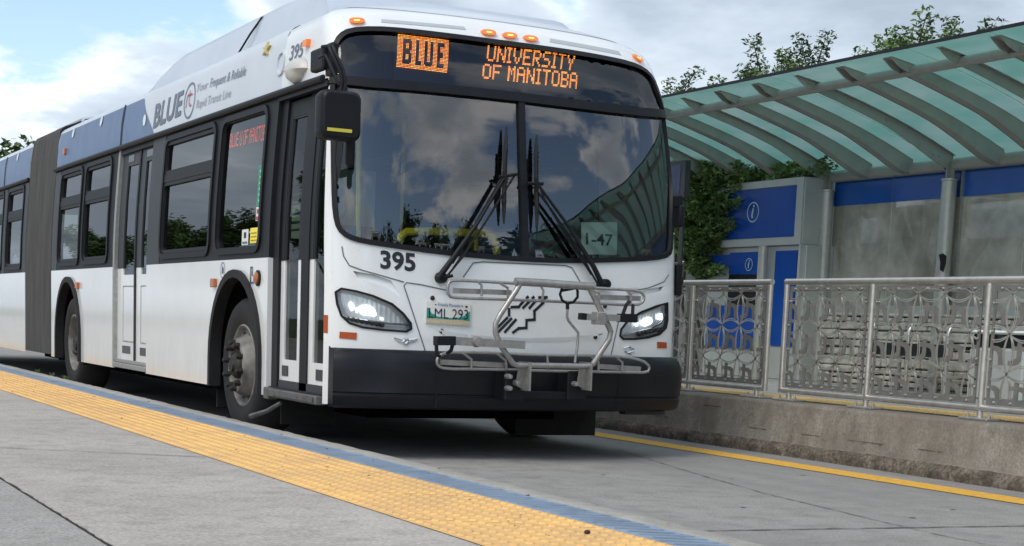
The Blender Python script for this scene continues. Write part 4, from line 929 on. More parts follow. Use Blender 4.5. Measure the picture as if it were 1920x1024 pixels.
b = MB(); b.box(-260, 260, -140, 420, -.3, -.06); struct(b.build('ground', mat('ground_grass', (.07, .09, .035), .9, noise=.4, nscale=.5)))
b = MB(); b.box(3.06, 7.15, -60, 120, -.2, 0); struct(b.build('road', C_ROAD))
b = MB(); b.box(-9, 2.735, -60, 120, -.2, PZ0-.012); struct(b.build('platform_base', C_PLAT2))
def slabs(name, x0, x1, z, joints, m):       # slab strips split by skewed joints  y = c - .63 (x-1.25)
    for (c0, c1, mm) in joints:
        xs = np.linspace(x0, x1, 8); sk = lambda x, c: c-.60*(x-1.25)
        vs = [(x, sk(x, c), zz) for c in (c0+.003, c1-.003) for x in xs for zz in (z,)]; n = len(xs)
        struct(link(name, vs, [(i, i+1, n+i+1, n+i) for i in range(n-1)], mm))
slabs('platform', 1.034, 2.115, PZ0, [(-30, -2.0, C_PLAT), (-2.0, 2.75, C_PLAT), (2.75, 7.72, C_PLAT), (7.72, 12.6, C_PLAT), (12.6, 17.5, C_PLAT), (17.5, 60, C_PLAT)], C_PLAT)
slabs('platform', -9, 1.027, PZ0, [(-30, 1.4, C_PLAT2), (1.4, 60, C_PLAT2)], C_PLAT2)
# joint wear
random.seed(3)
def crack(pts, w, z, name='joint_crack', m=M_CRACK):
    P = []
    for i in range(len(pts)-1):
        n = int(math.hypot(pts[i+1][0]-pts[i][0], pts[i+1][1]-pts[i][1])/.05)+1
        for k in range(n): P.append((pts[i][0]+(pts[i+1][0]-pts[i][0])*k/n+random.uniform(-.004, .004), pts[i][1]+(pts[i+1][1]-pts[i][1])*k/n+random.uniform(-.006, .006)))
    P.append(pts[-1]); o = None; vs, fs = [], []
    for i, p in enumerate(P):
        a = P[max(0, i-1)]; c = P[min(len(P)-1, i+1)]; dx, dy = c[0]-a[0], c[1]-a[1]; l = math.hypot(dx, dy) or 1; ww = w*random.uniform(.3, 1.3)/2
        vs += [(p[0]-dy/l*ww, p[1]+dx/l*ww, z), (p[0]+dy/l*ww, p[1]-dx/l*ww, z)]
    fs = [(2*i, 2*i+2, 2*i+3, 2*i+1) for i in range(len(P)-1)]
    return struct(link(name, vs, fs, m))
crack([(1.03, 1), (1.03, 6.4), (1.03, 30)], .008, PZ0+.004); crack([(-3, 10.3), (1.0, 7.88), (1.25, 7.72), (2.1, 7.2)], .008, PZ0+.004)
# yellow truncated-dome strip, made of tiles
TX0, TX1 = 2.12, 2.735
vs, fs = [], []
def tacpatch(x0, x1, y0, y1, z, pitch, rad, sk=-.63, full=True, hh=.006, diag=True):
    """one sheet per tile with its domes"""
    mb = MB(); mb.add([(x0, y0+sk*0, z), (x1, y0+sk*(x1-x0), z), (x1, y1+sk*(x1-x0), z), (x0, y1, z)], [(0, 1, 2, 3)])
    ny = int((y1-y0)/pitch); nx = int((x1-x0)/pitch)
    for i in range(nx):
        for j in range(ny):
            cx = x0+(i+.5)*(x1-x0)/nx; cy = y0+(j+.5)*(y1-y0)/ny+sk*(cx-x0)
            if full: pr = [(rad, .0002), (rad*.72, hh), ]; n = 8
            else: pr = [(rad, .0002), (rad*.7, hh)]; n = 5
            vs = [(cx+r*math.cos(6.2832*k/n), cy+r*math.sin(6.2832*k/n), z+h) for r, h in pr for k in range(n)]
            mb.add(vs, [(k, (k+1) % n, n+(k+1) % n, n+k) for k in range(n)]+[tuple(range(n, 2*n))])
    return mb
base = MB(); base.box(2.735, 2.7385, -20, 60, PZ0-.3, PZ0-.02); struct(base.build('edge_gap', M_CRACK))
tb = MB(); tb.box(2.117, 2.735, -20, 60, PZ0-.011, PZ0-.003); struct(tb.build('tactile_bed', mat('tile_seam', (.3, .2, .07), .8)))
y = -3.0; k = 0; tiles = []
L_ = .915
y0s = 6.757-.0+.63*(2.12-2.104)-L_*10
y = y0s
while y < 34:
    mb = tacpatch(TX0, TX1-.004, y+.003, y+L_-.003, PZ0+.001, .0615, .019, -.63, y < 12, .0065)
    tl_ = struct(mb.build('tactile_paving', M_TAC)); y += L_; k += 1
# blue strip with skewed ribs, then the bare kerb nosing
mb = MB(); mb.box(2.7385, 2.935, -20, 60, PZ0-.3, PZ0); struct(mb.build('blue_edge_strip', M_TBLUE))
mb = MB(); y = -2
while y < 30:      # worn grooves across the strip
    l = random.uniform(.0, .02); w = random.uniform(.007, .011); x0, x1 = 2.748+l, 2.925-random.uniform(0, .03)
    mb.add([(x0, y-.6*(x0-2.75), PZ0+.003), (x1, y-.6*(x1-2.75), PZ0+.003), (x1, y-.6*(x1-2.75)+w, PZ0+.003), (x0, y-.6*(x0-2.75)+w, PZ0+.003)], [(0, 1, 2, 3)]); y += .078
struct(mb.build('blue_strip_grooves', mat('groove_blue', (.11, .15, .21), .8, noise=.4, nscale=20)))
vs, fs = [], []; ny = 700
for i in range(ny+1):
    y = -10+55*i/ny; j = lambda s: random.uniform(-s, s)
    vs += [(2.935, y, PZ0-.0), (2.95+j(.004), y, PZ0+.003), (3.05+j(.006), y, PZ0+j(.002)), (3.085+j(.007), y, PZ0-.02+j(.006)), (3.11+j(.004), y, PZ0-.06), (3.12, y, -.05)]
for i in range(ny):
    for k in range(5): a = i*6+k; fs.append((a, a+1, a+7, a+6))
struct(link('kerb', vs, fs, C_KERB, None, 60))
# road markings and wear
def line(name, x0, x1, y0, y1, z, m, jit=.004):
    vs, fs = [], []; n = int((y1-y0)/.1)
    for i in range(n+1): y = y0+(y1-y0)*i/n; vs += [(x0+random.uniform(-jit, jit), y, z), (x1+random.uniform(-jit, jit), y, z)]
    return struct(link(name, vs, [(2*i, 2*i+1, 2*i+3, 2*i+2) for i in range(n)], m))
line('lane_marking', 6.445, 6.69, -8, 60, .004, M_LINE)
crack([(5.98, 11), (5.9, 9.7), (5.45, 8.0), (5.22, 7.0), (5.0, 5.5), (4.9, 3)], .010, .004, 'road_crack', mat('road_stain', (.17, .16, .145), .9, noise=.4, nscale=3))
crack([(3.1, 6.62), (3.9, 5.72), (5.73, 5.55), (7.1, 5.3)], .016, .004, 'road_crack')
def blob(x, y, r, z, name, m, el=2.2):
    n = 9; return link(name, [(x+r*math.cos(6.28*k/n)*random.uniform(.5, 1.1), y+r*el*math.sin(6.28*k/n)*random.uniform(.5, 1.1), z) for k in range(n)], [tuple(range(n))], m)
mb = MB()
for _ in range(14):
    x = random.uniform(3.6, 6.3); y = random.uniform(4.2, 9.2); r = random.uniform(.006, .018); n = 8
    mb.add([(x+r*1.6*math.cos(6.28*k/n)*random.uniform(.6, 1.1), y+r*math.sin(6.28*k/n)*random.uniform(.6, 1.1), .003) for k in range(n)], [tuple(range(n))])
struct(mb.build('road_patch', mat('road_spot', (.14, .135, .13), .9)))
# crumbs and leaf bits on the yellow strip
mb = MB()
for _ in range(90):
    x = random.uniform(2.0, 3.0); y = random.choice([random.uniform(3.8, 9), random.uniform(8, 16)]); r = random.uniform(.003, .011); z = PZ0+.009; a = random.random()*6
    mb.add([(x+r*math.cos(a+t), y+r*math.sin(a+t)*1.3, z+random.uniform(0, .006)) for t in (0, 1.7, 3.3, 4.8)], [(0, 1, 2, 3), (0, 2, 1)])
mb.build('debris', mat('dead_leaf', (.07, .045, .02), .9)); tag(bpy.data.objects['debris'], kind='stuff')
mb = MB(); c = PZ(1101, 999, PZ0+.012); mb.lathe((c[0], c[1], PZ0+.008), [(0, .014), (.008, .012), (.011, .006), (.008, 0)], 'z', 10); mb.build('seed_pod', mat('seed', (.04, .02, .012), .8), smooth=60)
tag(bpy.data.objects['seed_pod'], 'tiny dark round seed lying on the yellow dimpled strip near the bottom edge', 'seed')
# sprouting weeds at the kerb
random.seed(5)
def weed(x, y, label):
    global ORG
    ORG = Vector((x, y, PZ0-.02)); mb = MB()
    for _ in range(18):
        a = random.random()*6.28; l = random.uniform(.02, .05); h = random.uniform(.01, .035); w = .004
        mb.add([(x, y, PZ0-.02), (x+math.cos(a)*l*.6-w, y+math.sin(a)*l, PZ0+h), (x+math.cos(a)*l, y+math.sin(a)*l*1.6, PZ0+h*.7), (x+math.cos(a)*l*.6+w, y+math.sin(a)*l, PZ0+h*.9)], [(0, 1, 2, 3)])
    tag(mb.build('weed', M_LEAF), label, 'weed', 'weeds at the platform edge'); ORG = Vector((0, 0, 0))
for x, y, s in ((3.06, 16.6, 'small weed sprouting from kerb, farthest of the three by the bellows'), (3.07, 15.9, 'small weed sprouting from kerb, middle one of three'), (3.07, 15.2, 'small weed sprouting from kerb, nearest the middle axle wheel')): weed(x, y, s)
# far side: barrier wall, platform
FZ = .38
vs, fs = [], []; ny = 1300; prof = [(7.00, -.03, .004), (7.0, .03, .007), (7.008, .06, .008), (7.035, .085, .007), (7.05, .092, .004), (7.06, .10, .003), (7.085, .36, .0015), (7.10, FZ, .001), (7.5, FZ, 0)]; random.seed(9)
ph = [random.uniform(0, 6) for _ in range(6)]
for i in range(ny+1):
    y = -8+34*i/ny
    for k, (x, z, j) in enumerate(prof):
        wv = sum(math.sin(y*f+ph[q]) for q, f in enumerate((1.3, 3.1, 7.7, 17)))*.25
        vs.append((x+random.uniform(-j, j)*1.2+wv*j*1.2, y, z+random.uniform(-j, j)*.8+wv*j))
n = len(prof); mi = []
for i in range(ny):
    for k in range(n-1): a = i*n+k; fs.append((a, a+1, a+n+1, a+n)); mi.append(1 if k < 4 else 0)
tag(link('concrete_barrier', vs, fs, [C_WALL, C_LIP], None, 60, mi=mi), 'long low stained concrete wall with a crumbling brown lip under the railing', 'wall')
_w = bpy.data.objects['concrete_barrier']; mb = MB(); random.seed(12)
for z, gaps in ((.17, .35), (.235, .5), (.30, .6)):
    y = 2.0
    while y < 16:
        l = random.uniform(.3, 1.1)
        if random.random() > gaps+.15: x = 7.06+(z-.10)/.26*.025-.003; mb.box(x, x+.004, y, y+l*.6, z, z+.004)
        y += l+random.uniform(.05, .5)
mb.build('form_line', mat('form_line_dark', (.185, .165, .14), .9, noise=.35, nscale=20), _w)
b = MB(); b.box(7.5, 11.6, -60, 120, -.2, FZ-.002); struct(b.build('far_platform', C_FAR))
b = MB(); b.box(11.6, 260, -60, 120, -.2, FZ-.05); struct(b.build('lawn', mat('lawn_green', (.05, .08, .025), .95, noise=.4, nscale=2)))
mb = tacpatch(7.46, 7.95, -2, 17, FZ+.004, .061, .016, 0, False, .003); struct(mb.build('far_tactile_paving', M_TAC))
# ------------------------------------------------ railings
RX = 7.33; RT_, RB = 1.275, .458
def circ(cx, cy, rx, ry, a0, a1, n): return [(cx+rx*math.cos(R_(a0+(a1-a0)*k/n)), cy+ry*math.sin(R_(a0+(a1-a0)*k/n))) for k in range(n+1)]
def flat(b, pts, w, fn, th=.003, off=0):
    n = len(pts); L, Rr = [], []
    for i in range(n):
        a = pts[max(0, i-1)]; c = pts[min(n-1, i+1)]; dx, dy = c[0]-a[0], c[1]-a[1]; l = math.hypot(dx, dy) or 1
        L.append((pts[i][0]-dy/l*w/2, pts[i][1]+dx/l*w/2)); Rr.append((pts[i][0]+dy/l*w/2, pts[i][1]-dx/l*w/2))
    vs = [fn(*p, off) for p in L]+[fn(*p, off) for p in Rr]+[fn(*p, off-th) for p in L]+[fn(*p, off-th) for p in Rr]
    for i in range(n-1): b.add([vs[i], vs[i+1], vs[n+i+1], vs[n+i], vs[2*n+i], vs[2*n+i+1], vs[3*n+i+1], vs[3*n+i]], [(0, 1, 2, 3), (7, 6, 5, 4), (0, 4, 5, 1), (3, 2, 6, 7)])
def pattern(y0, y1, nx, parent):
    """laser cut sheet: stars joined by double arcs, blocky hooked motifs between"""
    z0, z1 = RB+.045, RT_-.055; fn = lambda a, c, o: (RX-o, a, c)
    W_, Hh = (y1-y0)/nx, (z1-z0)/2.86
    b = MB(); d = MB()
    zr = [z1-.13*Hh-Hh*k for k in range(3)]
    xr = [y0+W_*(k+.35) for k in range(-1, nx+2)]
    clip = lambda pts: [p for p in pts if y0 < p[0] < y1 and z0 < p[1] < z1]
    for j, zc in enumerate(zr):
        for xc in xr:
            for (ax, az) in ((1, 0), (0, 1)):
                for s in (-1, 1):
                    for dd in (0, .022):
                        pts = []
                        for k in range(13):
                            t = k/12; w = ((.040 if ax else .034)+dd*.6)*math.sin(math.pi*t)**.75*s
                            pts.append((xc+ax*W_*t+az*w, zc-az*Hh*t+ax*w*1.0))
                        q = clip(pts)
                        if len(q) > 2: flat(d, q, .0072, fn, .003, .006 if dd else .009)
            if y0 < xc < y1 and z0 < zc < z1: b.add([fn(xc+(.022 if k % 2 else .012)*math.cos(6.283*k/12), zc+(.022 if k % 2 else .012)*math.sin(6.283*k/12), .007) for k in range(12)], [tuple(range(12))])
            # hooked motif in the cell
            cx, cz = xc+W_*.52, zc-Hh*.5
            mo = [(-.045,.10),(-.012,.10),(-.012,.068),(.03,.062),(.058,.04),(.072,.0),(.075,-.10),(.035,-.10),(.033,-.02),(.02,.015),(-.012,.03),(-.012,-.05),(-.03,-.085),(-.06,-.10),(-.105,-.10),(-.105,-.06),(-.07,-.055),(-.045,-.03),(-.045,.03),(-.085,.03),(-.085,.068),(-.045,.068)]
            kx = -W_*4.7; kz = Hh*2.9
            poly = [(cx+x*kx, cz+z*kz) for x, z in mo]
            poly = [(min(max(x, y0), y1), min(max(z, z0), z1)) for x, z in poly]
            xs = [p[0] for p in poly]; zs_ = [p[1] for p in poly]
            if max(xs)-min(xs) > .05 and max(zs_)-min(zs_) > .09:
                b.add([fn(*p, .003) for p in poly], [tuple(range(len(poly)))]); b.add([fn(*p, -.001) for p in poly], [tuple(range(len(poly)))[::-1]])
    fr = [(y0, z0-.02), (y1, z0-.02), (y1, z1+.02), (y0, z1+.02)]
    o = ring('pattern_panel', fr, [(y0+.022, z0+.018), (y1-.022, z0+.018), (y1-.022, z1-.018), (y0+.022, z1-.018)], fn, M_PANELST, parent, .006, -.004)
    b.build('cut_pattern', M_PANELST, o); d.build('polished_arc', M_STAIN, o)
    b = MB(); m = 7
    for k in range(m):
        for z in (z0-.002, z1+.002): b.lathe((RX-.006, y0+(y1-y0)*(k+.5)/m, z), [(.009, 0), (.009, .008), (0, .011)], 'x', 6, -1)
    for k in range(4):
        for y in (y0+.01, y1-.01): b.lathe((RX-.006, y, z0+(z1-z0)*(k+.5)/4), [(.009, 0), (.009, .008), (0, .011)], 'x', 6, -1)
    b.build('bolt_row', M_STAIN, o)
    sheet('backing_pane', [(y0, z0-.01), (y1, z0-.01), (y1, z1+.01), (y0, z1+.01)], [], fn, G_RAIL, o, 2, -.012, None)
G_RAIL = glassmat('rail_pane', (.93, .96, .95), 1.2)
def railing(ya, yb, posts, stub, label):
    """ya<yb ends, posts in between"""
    r = thing('railing', (RX, ya, FZ), label, 'railing', 'steel guard railings on the barrier wall')
    b = MB(); b.tube([(RX, ya-.006, RT_), (RX, yb, RT_)], .0235, 12); b.build('top_rail', M_STAIN, r, 50)
    b = MB(); b.tube([(RX, ya+.0, RB), (RX, yb, RB)], .021, 10); b.build('bottom_rail', M_STAIN, r, 50)
    allp = sorted([ya+.012]+posts+[yb-.012])
    for y in allp:
        if y > 26 or y < -7.5: continue
        b = MB(); b.tube([(RX, y, RB-.02), (RX, y, RT_-.02)], .021, 10); b.build('post', M_STAIN, r, 50)
    for y in stub+posts:
        b = MB(); b.tube([(RX, y, FZ+.01), (RX, y, RB-.015)], .021, 10); st = b.build('base_stub', M_STAIN, r, 50)
        b = MB(); b.bbox(RX-.065, RX+.065, y-.13, y+.13, FZ+.001, FZ+.016, .003); b.build('base_plate', M_GALV, r)
        for s in (-1, 1): b = MB(); b.lathe((RX-.01, y+s*.095, FZ+.016), [(.012, 0), (.012, .012), (.006, .014), (.006, .026), (0, .026)], 'z', 6); b.build('anchor_bolt', M_GALV, r)
    for y0, y1 in zip(allp[:-1], allp[1:]):
        if y1 > -1 and y0 < 15.5: pattern(y0+.05, y1-.05, 4 if y1-y0 > .8 else 2, r)
ye = PX(1441, 640, RX)[1]; yb_ = PX(1468, 640, RX)[1]
railing(ye, 22., [PX(1295, 640, RX)[1]+1.06*k for k in range(11)], [PX(1418, 740, RX)[1]], 'far section of stainless railing with cut-out panels, ending beside the bus')
p1_, p2_ = PX(1631, 640, RX)[1], PX(1848, 640, RX)[1]
railing(-6., yb_, [p1_, p2_]+[p2_-1.1*k for k in range(1, 8)], [PX(1479, 740, RX)[1]], 'nearer section of stainless railing with cut-out panels, running out of the picture at right')
ORG = Vector((0, 0, 0))
# ------------------------------------------------ shelter
SXB, SXF = 11.0, 9.3
TOPC = pchip(([8.96, 9.28, 9.73, 10.16, 10.54, 10.99, 11.35], [3.275, 3.225, 3.122, 3.005, 2.882, 2.712, 2.57])); topz = lambda x: float(np.interp(x, *TOPC))
SH = thing('platform_shelter', (SXB, 12.08, FZ), 'curved green glass shelter roof on grey steel ribs and round posts over the far platform', 'shelter')
y1p, y2p = 13.98, 12.08; DP = y1p-y2p; RS = DP/3
YA, YB = -8.5, 18.6
def rib(y, double):
    b = MB(); xs = list(np.linspace(9.05, 11.02, 22)); th = .006
    dep = lambda x: np.interp(x, [9.05, 9.17, 9.35, 10.2, 10.8, 11.02], [.008, .075, .085, .105, .17, .15])
    def plate(yc, t):
        vs = []
        for x in xs:
            z = topz(x)-.012; vs += [(x, yc-t/2, z), (x, yc+t/2, z), (x, yc+t/2, z-dep(x)), (x, yc-t/2, z-dep(x))]
        n = len(xs); fs = [(i*4+k, i*4+(k+1) % 4, i*4+4+(k+1) % 4, i*4+4+k) for i in range(n-1) for k in range(4)]+[(0, 1, 2, 3), (n*4-1, n*4-2, n*4-3, n*4-4)]
        b.add(vs, fs)
    if double:
        plate(y-.05, th*1.6); plate(y+.05, th*1.6); x2 = [x for x in xs if x > 9.15]
        vs = [];
        for x in x2: z = topz(x)-.012-dep(x)+.004; vs += [(x, y-.047, z), (x, y+.047, z), (x, y+.047, z+.006), (x, y-.047, z+.006)]
        n = len(x2); b.add(vs, [(i*4+k, i*4+(k+1) % 4, i*4+4+(k+1) % 4, i*4+4+k) for i in range(n-1) for k in range(4)])
    else: plate(y, .014)
    # top flange
    vs = []; w = .058 if double else .036
    for x in xs: z = topz(x)-.008; vs += [(x, y-w, z-.006), (x, y+w, z-.006), (x, y+w, z), (x, y-w, z)]
    n = len(xs); b.add(vs, [(i*4+k, i*4+(k+1) % 4, i*4+4+(k+1) % 4, i*4+4+k) for i in range(n-1) for k in range(4)]+[(0, 1, 2, 3)])
    r = b.build('rib', M_RIB, SH)
    if not double:
        b = MB()
        for x, dz in ((9.2, .04), (10.15, .06), (10.72, .06), (10.76, .12), (10.84, .1)): b.lathe((x, y-.008, topz(x)-dz), [(.012, 0), (.012, .01), (0, .012)], 'y', 8, -1)
        b.build('bolt_row', M_GALV, r)
k0 = int((YA-y2p)/RS); y = y2p+RS*k0; k = k0
while y < YB-.1:
    if y > YA: rib(y, k % 3 != 0)
    k += 1; y = y2p+RS*k
posts_ = [y2p+DP*k for k in range(-10, 4) if YA < y2p+DP*k < YB]
b = MB(); b.tube([(SXF, YA+.1, topz(SXF)-.06), (SXF, YB-.1, topz(SXF)-.06)], .042, 14); b.build('front_beam', M_RIB, SH, 50)
for i, y in enumerate(posts_):
    b = MB(); b.lathe((SXB, y, 0), [(.075, FZ), (.075, 2.44), (.085, 2.445), (.085, 2.462), (.05, 2.465), (0, 2.465)], 'z', 24); b.build('post', M_POST, SH, 40)
    b = MB(); b.bar((SXB, y, 2.46), (SXB, y, 2.62), .02, .11, up=(0, 1, 0)); b.bar((SXB+.0, y, 2.46), (SXB, y, 2.62), .10, .02, up=(0, 1, 0)); b.build('post_bracket', M_RIB, SH)
    ynext = posts_[i+1]-.06 if i+1 < len(posts_) else YB-.1
    b = MB(); b.tube([(SXB+.02, y+.06, 2.60), (SXB+.02, ynext, 2.60)], .062, 14); b.build('back_beam', M_RIB, SH, 50)
nseg = 14; xs = np.linspace(8.96, 11.32, nseg)
k = 0; y = YA
while y < YB-.1:
    y2 = min(y+DP*.5, YB); b = MB(); vs = []
    for x in xs:
        vs += [(x, y+.004, topz(x)), (x, y2-.004, topz(x)), (x, y+.004, topz(x)+.012), (x, y2-.004, topz(x)+.012)]
    fs = []
    for i in range(nseg-1): a = i*4; fs += [(a, a+1, a+5, a+4), (a+2, a+6, a+7, a+3)]
    fs += [(0, 2, 3, 1)]; b.add(vs, fs); b.build('roof_pane', G_CAN, SH, 60); y = y2
b = MB(); b.bar((8.955, YA, topz(8.96)+.004), (8.955, YB, topz(8.96)+.004), .012, .026); b.build('roof_edge', M_DARKMET, SH)
# rear screen panes: blue band on top, scratched clear film below
def screenmat():
    m = bpy.data.materials.new('screen_pane'); m.use_nodes = True; N, L = m.node_tree.nodes, m.node_tree.links; b = N['Principled BSDF']
    t = N.new('ShaderNodeTexCoord'); n = N.new('ShaderNodeTexNoise'); n.inputs['Scale'].default_value = 1.6; n.inputs['Detail'].default_value = 8; n.inputs['Roughness'].default_value = .65; L.new(t.outputs['Object'], n.inputs[0])
    r = N.new('ShaderNodeValToRGB'); r.color_ramp.elements[0].color = (.3, .29, .24, 1); r.color_ramp.elements[1].color = (.58, .54, .46, 1); r.color_ramp.elements[0].position = .36; r.color_ramp.elements[1].position = .6
    L.new(n.outputs[0], r.inputs[0]); L.new(r.outputs[0], b.inputs['Base Color']); b.inputs['Roughness'].default_value = .06; b.inputs['Coat Weight'].default_value = 1.; b.inputs['Coat IOR'].default_value = 1.8; b.inputs['Coat Roughness'].default_value = .02
    tr = N.new('ShaderNodeBsdfTransparent'); tr.inputs[0].default_value = (.8, .85, .82, 1); mi = N.new('ShaderNodeMixShader'); mi.inputs[0].default_value = .82; L.new(tr.outputs[0], mi.inputs[1]); L.new(b.outputs[0], mi.inputs[2]); L.new(mi.outputs[0], N['Material Output'].inputs[0]); return m
G_SCR = screenmat(); M_BAND = mat('blue_film', (.015, .1, .40), .2, noise=.15, nscale=3, spec=.3)
for i, y in enumerate(posts_):
    if y > 13.5 or y < -2: continue
    for a, c in ((y+.0, y+DP/2-.004), (y+DP/2+.004, y+DP-.0)):
        b = MB(); b.box(SXB+.10, SXB+.11, a, c, 1.22, 2.56); p = b.build('screen_pane', G_SCR, SH)
        b = MB(); b.box(SXB+.095, SXB+.0985, a, c, 2.292, 2.545); b.build('blue_band', M_BAND, p)
    for yy in (y-.095, y+.095): b = MB(); b.box(SXB+.07, SXB+.125, yy-.012, yy+.012, 1.2, 2.55); b.build('pane_channel', M_GALV, SH)
    b = MB(); b.box(SXB+.06, SXB+.16, y+.1, y+DP-.1, 1.13, 1.22); b.build('sill_rail', M_CABG, SH)
b = MB(); c = PX(1768, 490, 10.92); b.v = []; 
for (du, dv) in ((-8, -14), (0, -17), (7, -12), (6, 2), (1, 18), (-6, 14), (-5, 0)): b.v.append(PX(1768+du, 492+dv, 10.922))
b.f = [tuple(range(7))]; b.mi = [0]; b.build('torn_sticker', M_BLACK, SH)
ORG = Vector((0, 0, 0))
# stone wall under the screens
random.seed(21); b = MB(); z = FZ
while z < 1.1:
    h = random.uniform(.055, .11); y = 1.0+random.uniform(0, .2); h = min(h, 1.14-z)
    while y < 13.85:
        l = random.uniform(.12, .36); j = random.uniform(-.022, .022)
        b.bbox(SXB-.03+j, SXB+.12, y+.006, y+l-.006, z+.006, z+h-.004+random.uniform(-.006, .006), .012); y += l
    z += h
w_ = b.build('stone_wall', M_STONE); tag(w_, 'low dry-stacked pale stone wall below the shelter screens, behind the railing', 'wall')
b = MB(); b.box(SXB+.02, SXB+.3, 1.0, 13.9, FZ, 1.12); b.build('wall_core', mat('mortar', (.05, .045, .04), .9), w_)
# bench
BY0, BY1 = PX(1800, 650, 10.4)[1], PX(1655, 650, 10.4)[1]; BX = 10.45
bn = thing('bench', (BX, (BY0+BY1)/2, FZ), 'black slatted bench with bright steel end loops in front of the stone wall', 'bench')
for k in range(4): b = MB(); b.bbox(BX-.2+.1*k, BX-.11+.1*k, BY0+.03, BY1-.03, .80, .83, .006); b.build('seat_slat', M_BLACK, bn, 30)
for y in (BY0, (BY0+BY1)/2, BY1): b = MB(); b.tube([(BX-.2, y, FZ), (BX-.2, y, .82), (BX-.2, y, .95), (BX-.17, y, 1.02), (BX+.13, y, 1.02), (BX+.18, y, .95), (BX+.18, y, FZ)], .02, 10); b.build('end_loop', M_STAIN, bn, 50)
b = MB(); b.bbox(BX-.22, BX-.2, BY0, BY1, .72, .84, .005); b.build('front_apron', M_DARKMET, bn)
# litter bin by the post at right
ly = PX(1895, 650, 10.2)[1]; lb = thing('litter_bin', (10.25, ly, FZ), 'grey litter bin with white rim and dark opening, behind the railing at right', 'bin')
b = MB(); b.bbox(10.0, 10.5, ly-.36, ly+.3, FZ, 1.0-.17, .02); b.build('body', M_CABG, lb, 30)
b = MB(); b.bbox(10.02, 10.48, ly-.34, ly+.28, .835, .95, .01); b.build('opening', M_BLACK, lb)
b = MB(); b.bbox(9.98, 10.52, ly-.38, ly+.32, .952, .985, .015); b.build('lid', mat('lid_white', (.75, .76, .76), .3), lb, 30)
ORG = Vector((0, 0, 0))
# ------------------------------------------------ information cabinet
CXF = 10.7; cy0, cy1 = 1.308*CXF, 1.46*CXF
ic = thing('information_cabinet', (CXF, (cy0+cy1)/2, FZ), 'tall grey cabinet with blue information signs beside ivy at the end of the shelter', 'cabinet')
b = MB(); b.bbox(CXF, CXF+.42, cy0, cy1, 1.86, 2.585, .008); b.build('upper_case', M_CABG, ic, 30)
fnc = lambda a, c, o: (CXF-o, a, c)
sg = sheet('sign_face', [(cy0+.12, 1.95), (cy1-.12, 1.95), (cy1-.12, 2.50), (cy0+.12, 2.50)], [], fnc, M_SIGNB, ic, 1, .006, -.001)
ring('sign_frame', [(cy0, 1.862), (cy1, 1.862), (cy1, 2.583), (cy0, 2.583)], [(cy0+.115, 1.945), (cy1-.115, 1.945), (cy1-.115, 2.505), (cy0+.115, 2.505)], fnc, M_CABG, ic, .02, .001)
def isym(u, v, h, parent, t=.008):
    q = PX(u, v, CXF); y, z = q[1], q[2]
    strip('info_symbol', [(y+h*.5*math.cos(a), z+h*.5*math.sin(a)) for a in np.linspace(0, 6.2832, 33)[:-1]], h*.06, fnc, M_SYM, parent, t, closed=True)
    strip('info_symbol', [(y-.02*h, z+.2*h), (y+.04*h, z-.02*h), (y+.07*h, z-.2*h), (y+.0*h, z-.3*h)], h*.13, fnc, M_SYM, parent, t+.0005)
    sheet('info_symbol', [(y-.05*h+h*.07*math.cos(a), z+.31*h+h*.07*math.sin(a)) for a in np.linspace(0, 6.28, 13)[:-1]], [], fnc, M_SYM, parent, 1, t+.0005, None)
isym(1413, 398, .215, sg, .009)
b = MB(); b.bbox(CXF+.03, CXF+.40, cy0-.06, cy1+.2, FZ, 1.858, .006); b.build('lower_case', M_CABG, ic, 30)
l1 = sheet('lower_sign', [(cy0+.78, 1.64), (cy1+.12, 1.64), (cy1+.12, 1.74), (cy1+.12, 1.78), (cy0+.78, 1.78)], [], fnc, M_SIGNB, ic, 1, -.02, -.04)
def yy(u, v=560): return PX(u, v, CXF)[1]
sheet('lower_panel', [(yy(1487), .75), (yy(1447), .75), (yy(1447), 1.80), (yy(1487), 1.80)], [], fnc, M_SIGNB, ic, 1, -.015, -.04)
sheet('lower_panel', [(yy(1426), 1.55), (yy(1362), 1.55), (yy(1362), 1.80), (yy(1426), 1.80)], [], fnc, M_SIGNB, ic, 1, -.012, -.04)
sheet('screen', [(yy(1426), 1.2), (yy(1362), 1.2), (yy(1362), 1.545), (yy(1426), 1.545)], [], fnc, M_BLACKG, ic, 1, -.016, -.04)
sheet('lower_panel', [(yy(1426), .70), (yy(1325), .70), (yy(1325), 1.19), (yy(1426), 1.19)], [], fnc, M_SIGNB, ic, 1, -.012, -.04)
isym(1404, 496, .135, ic, .0)
b = MB(); b.tube([(CXF-.06, yy(1434), FZ), (CXF-.06, yy(1434), 1.85)], .055, 16); b.build('tube_post', M_POST, ic, 50)
b = MB(); b.bbox(CXF-.03, CXF+.42, cy0-.02, cy0+.01, FZ, 1.86, .004); b.build('side_glass', M_CABG, ic)
b = MB(); b.tube([(CXF+.5, cy0-.25, FZ), (CXF+.5, cy0-.25, 1.72)], .035, 10); b.build('side_post', M_POST, ic, 50)
b = MB(); b.bbox(CXF-.005, CXF+.4, cy0-.42, cy0-.09, 1.06, 1.1, .004); 
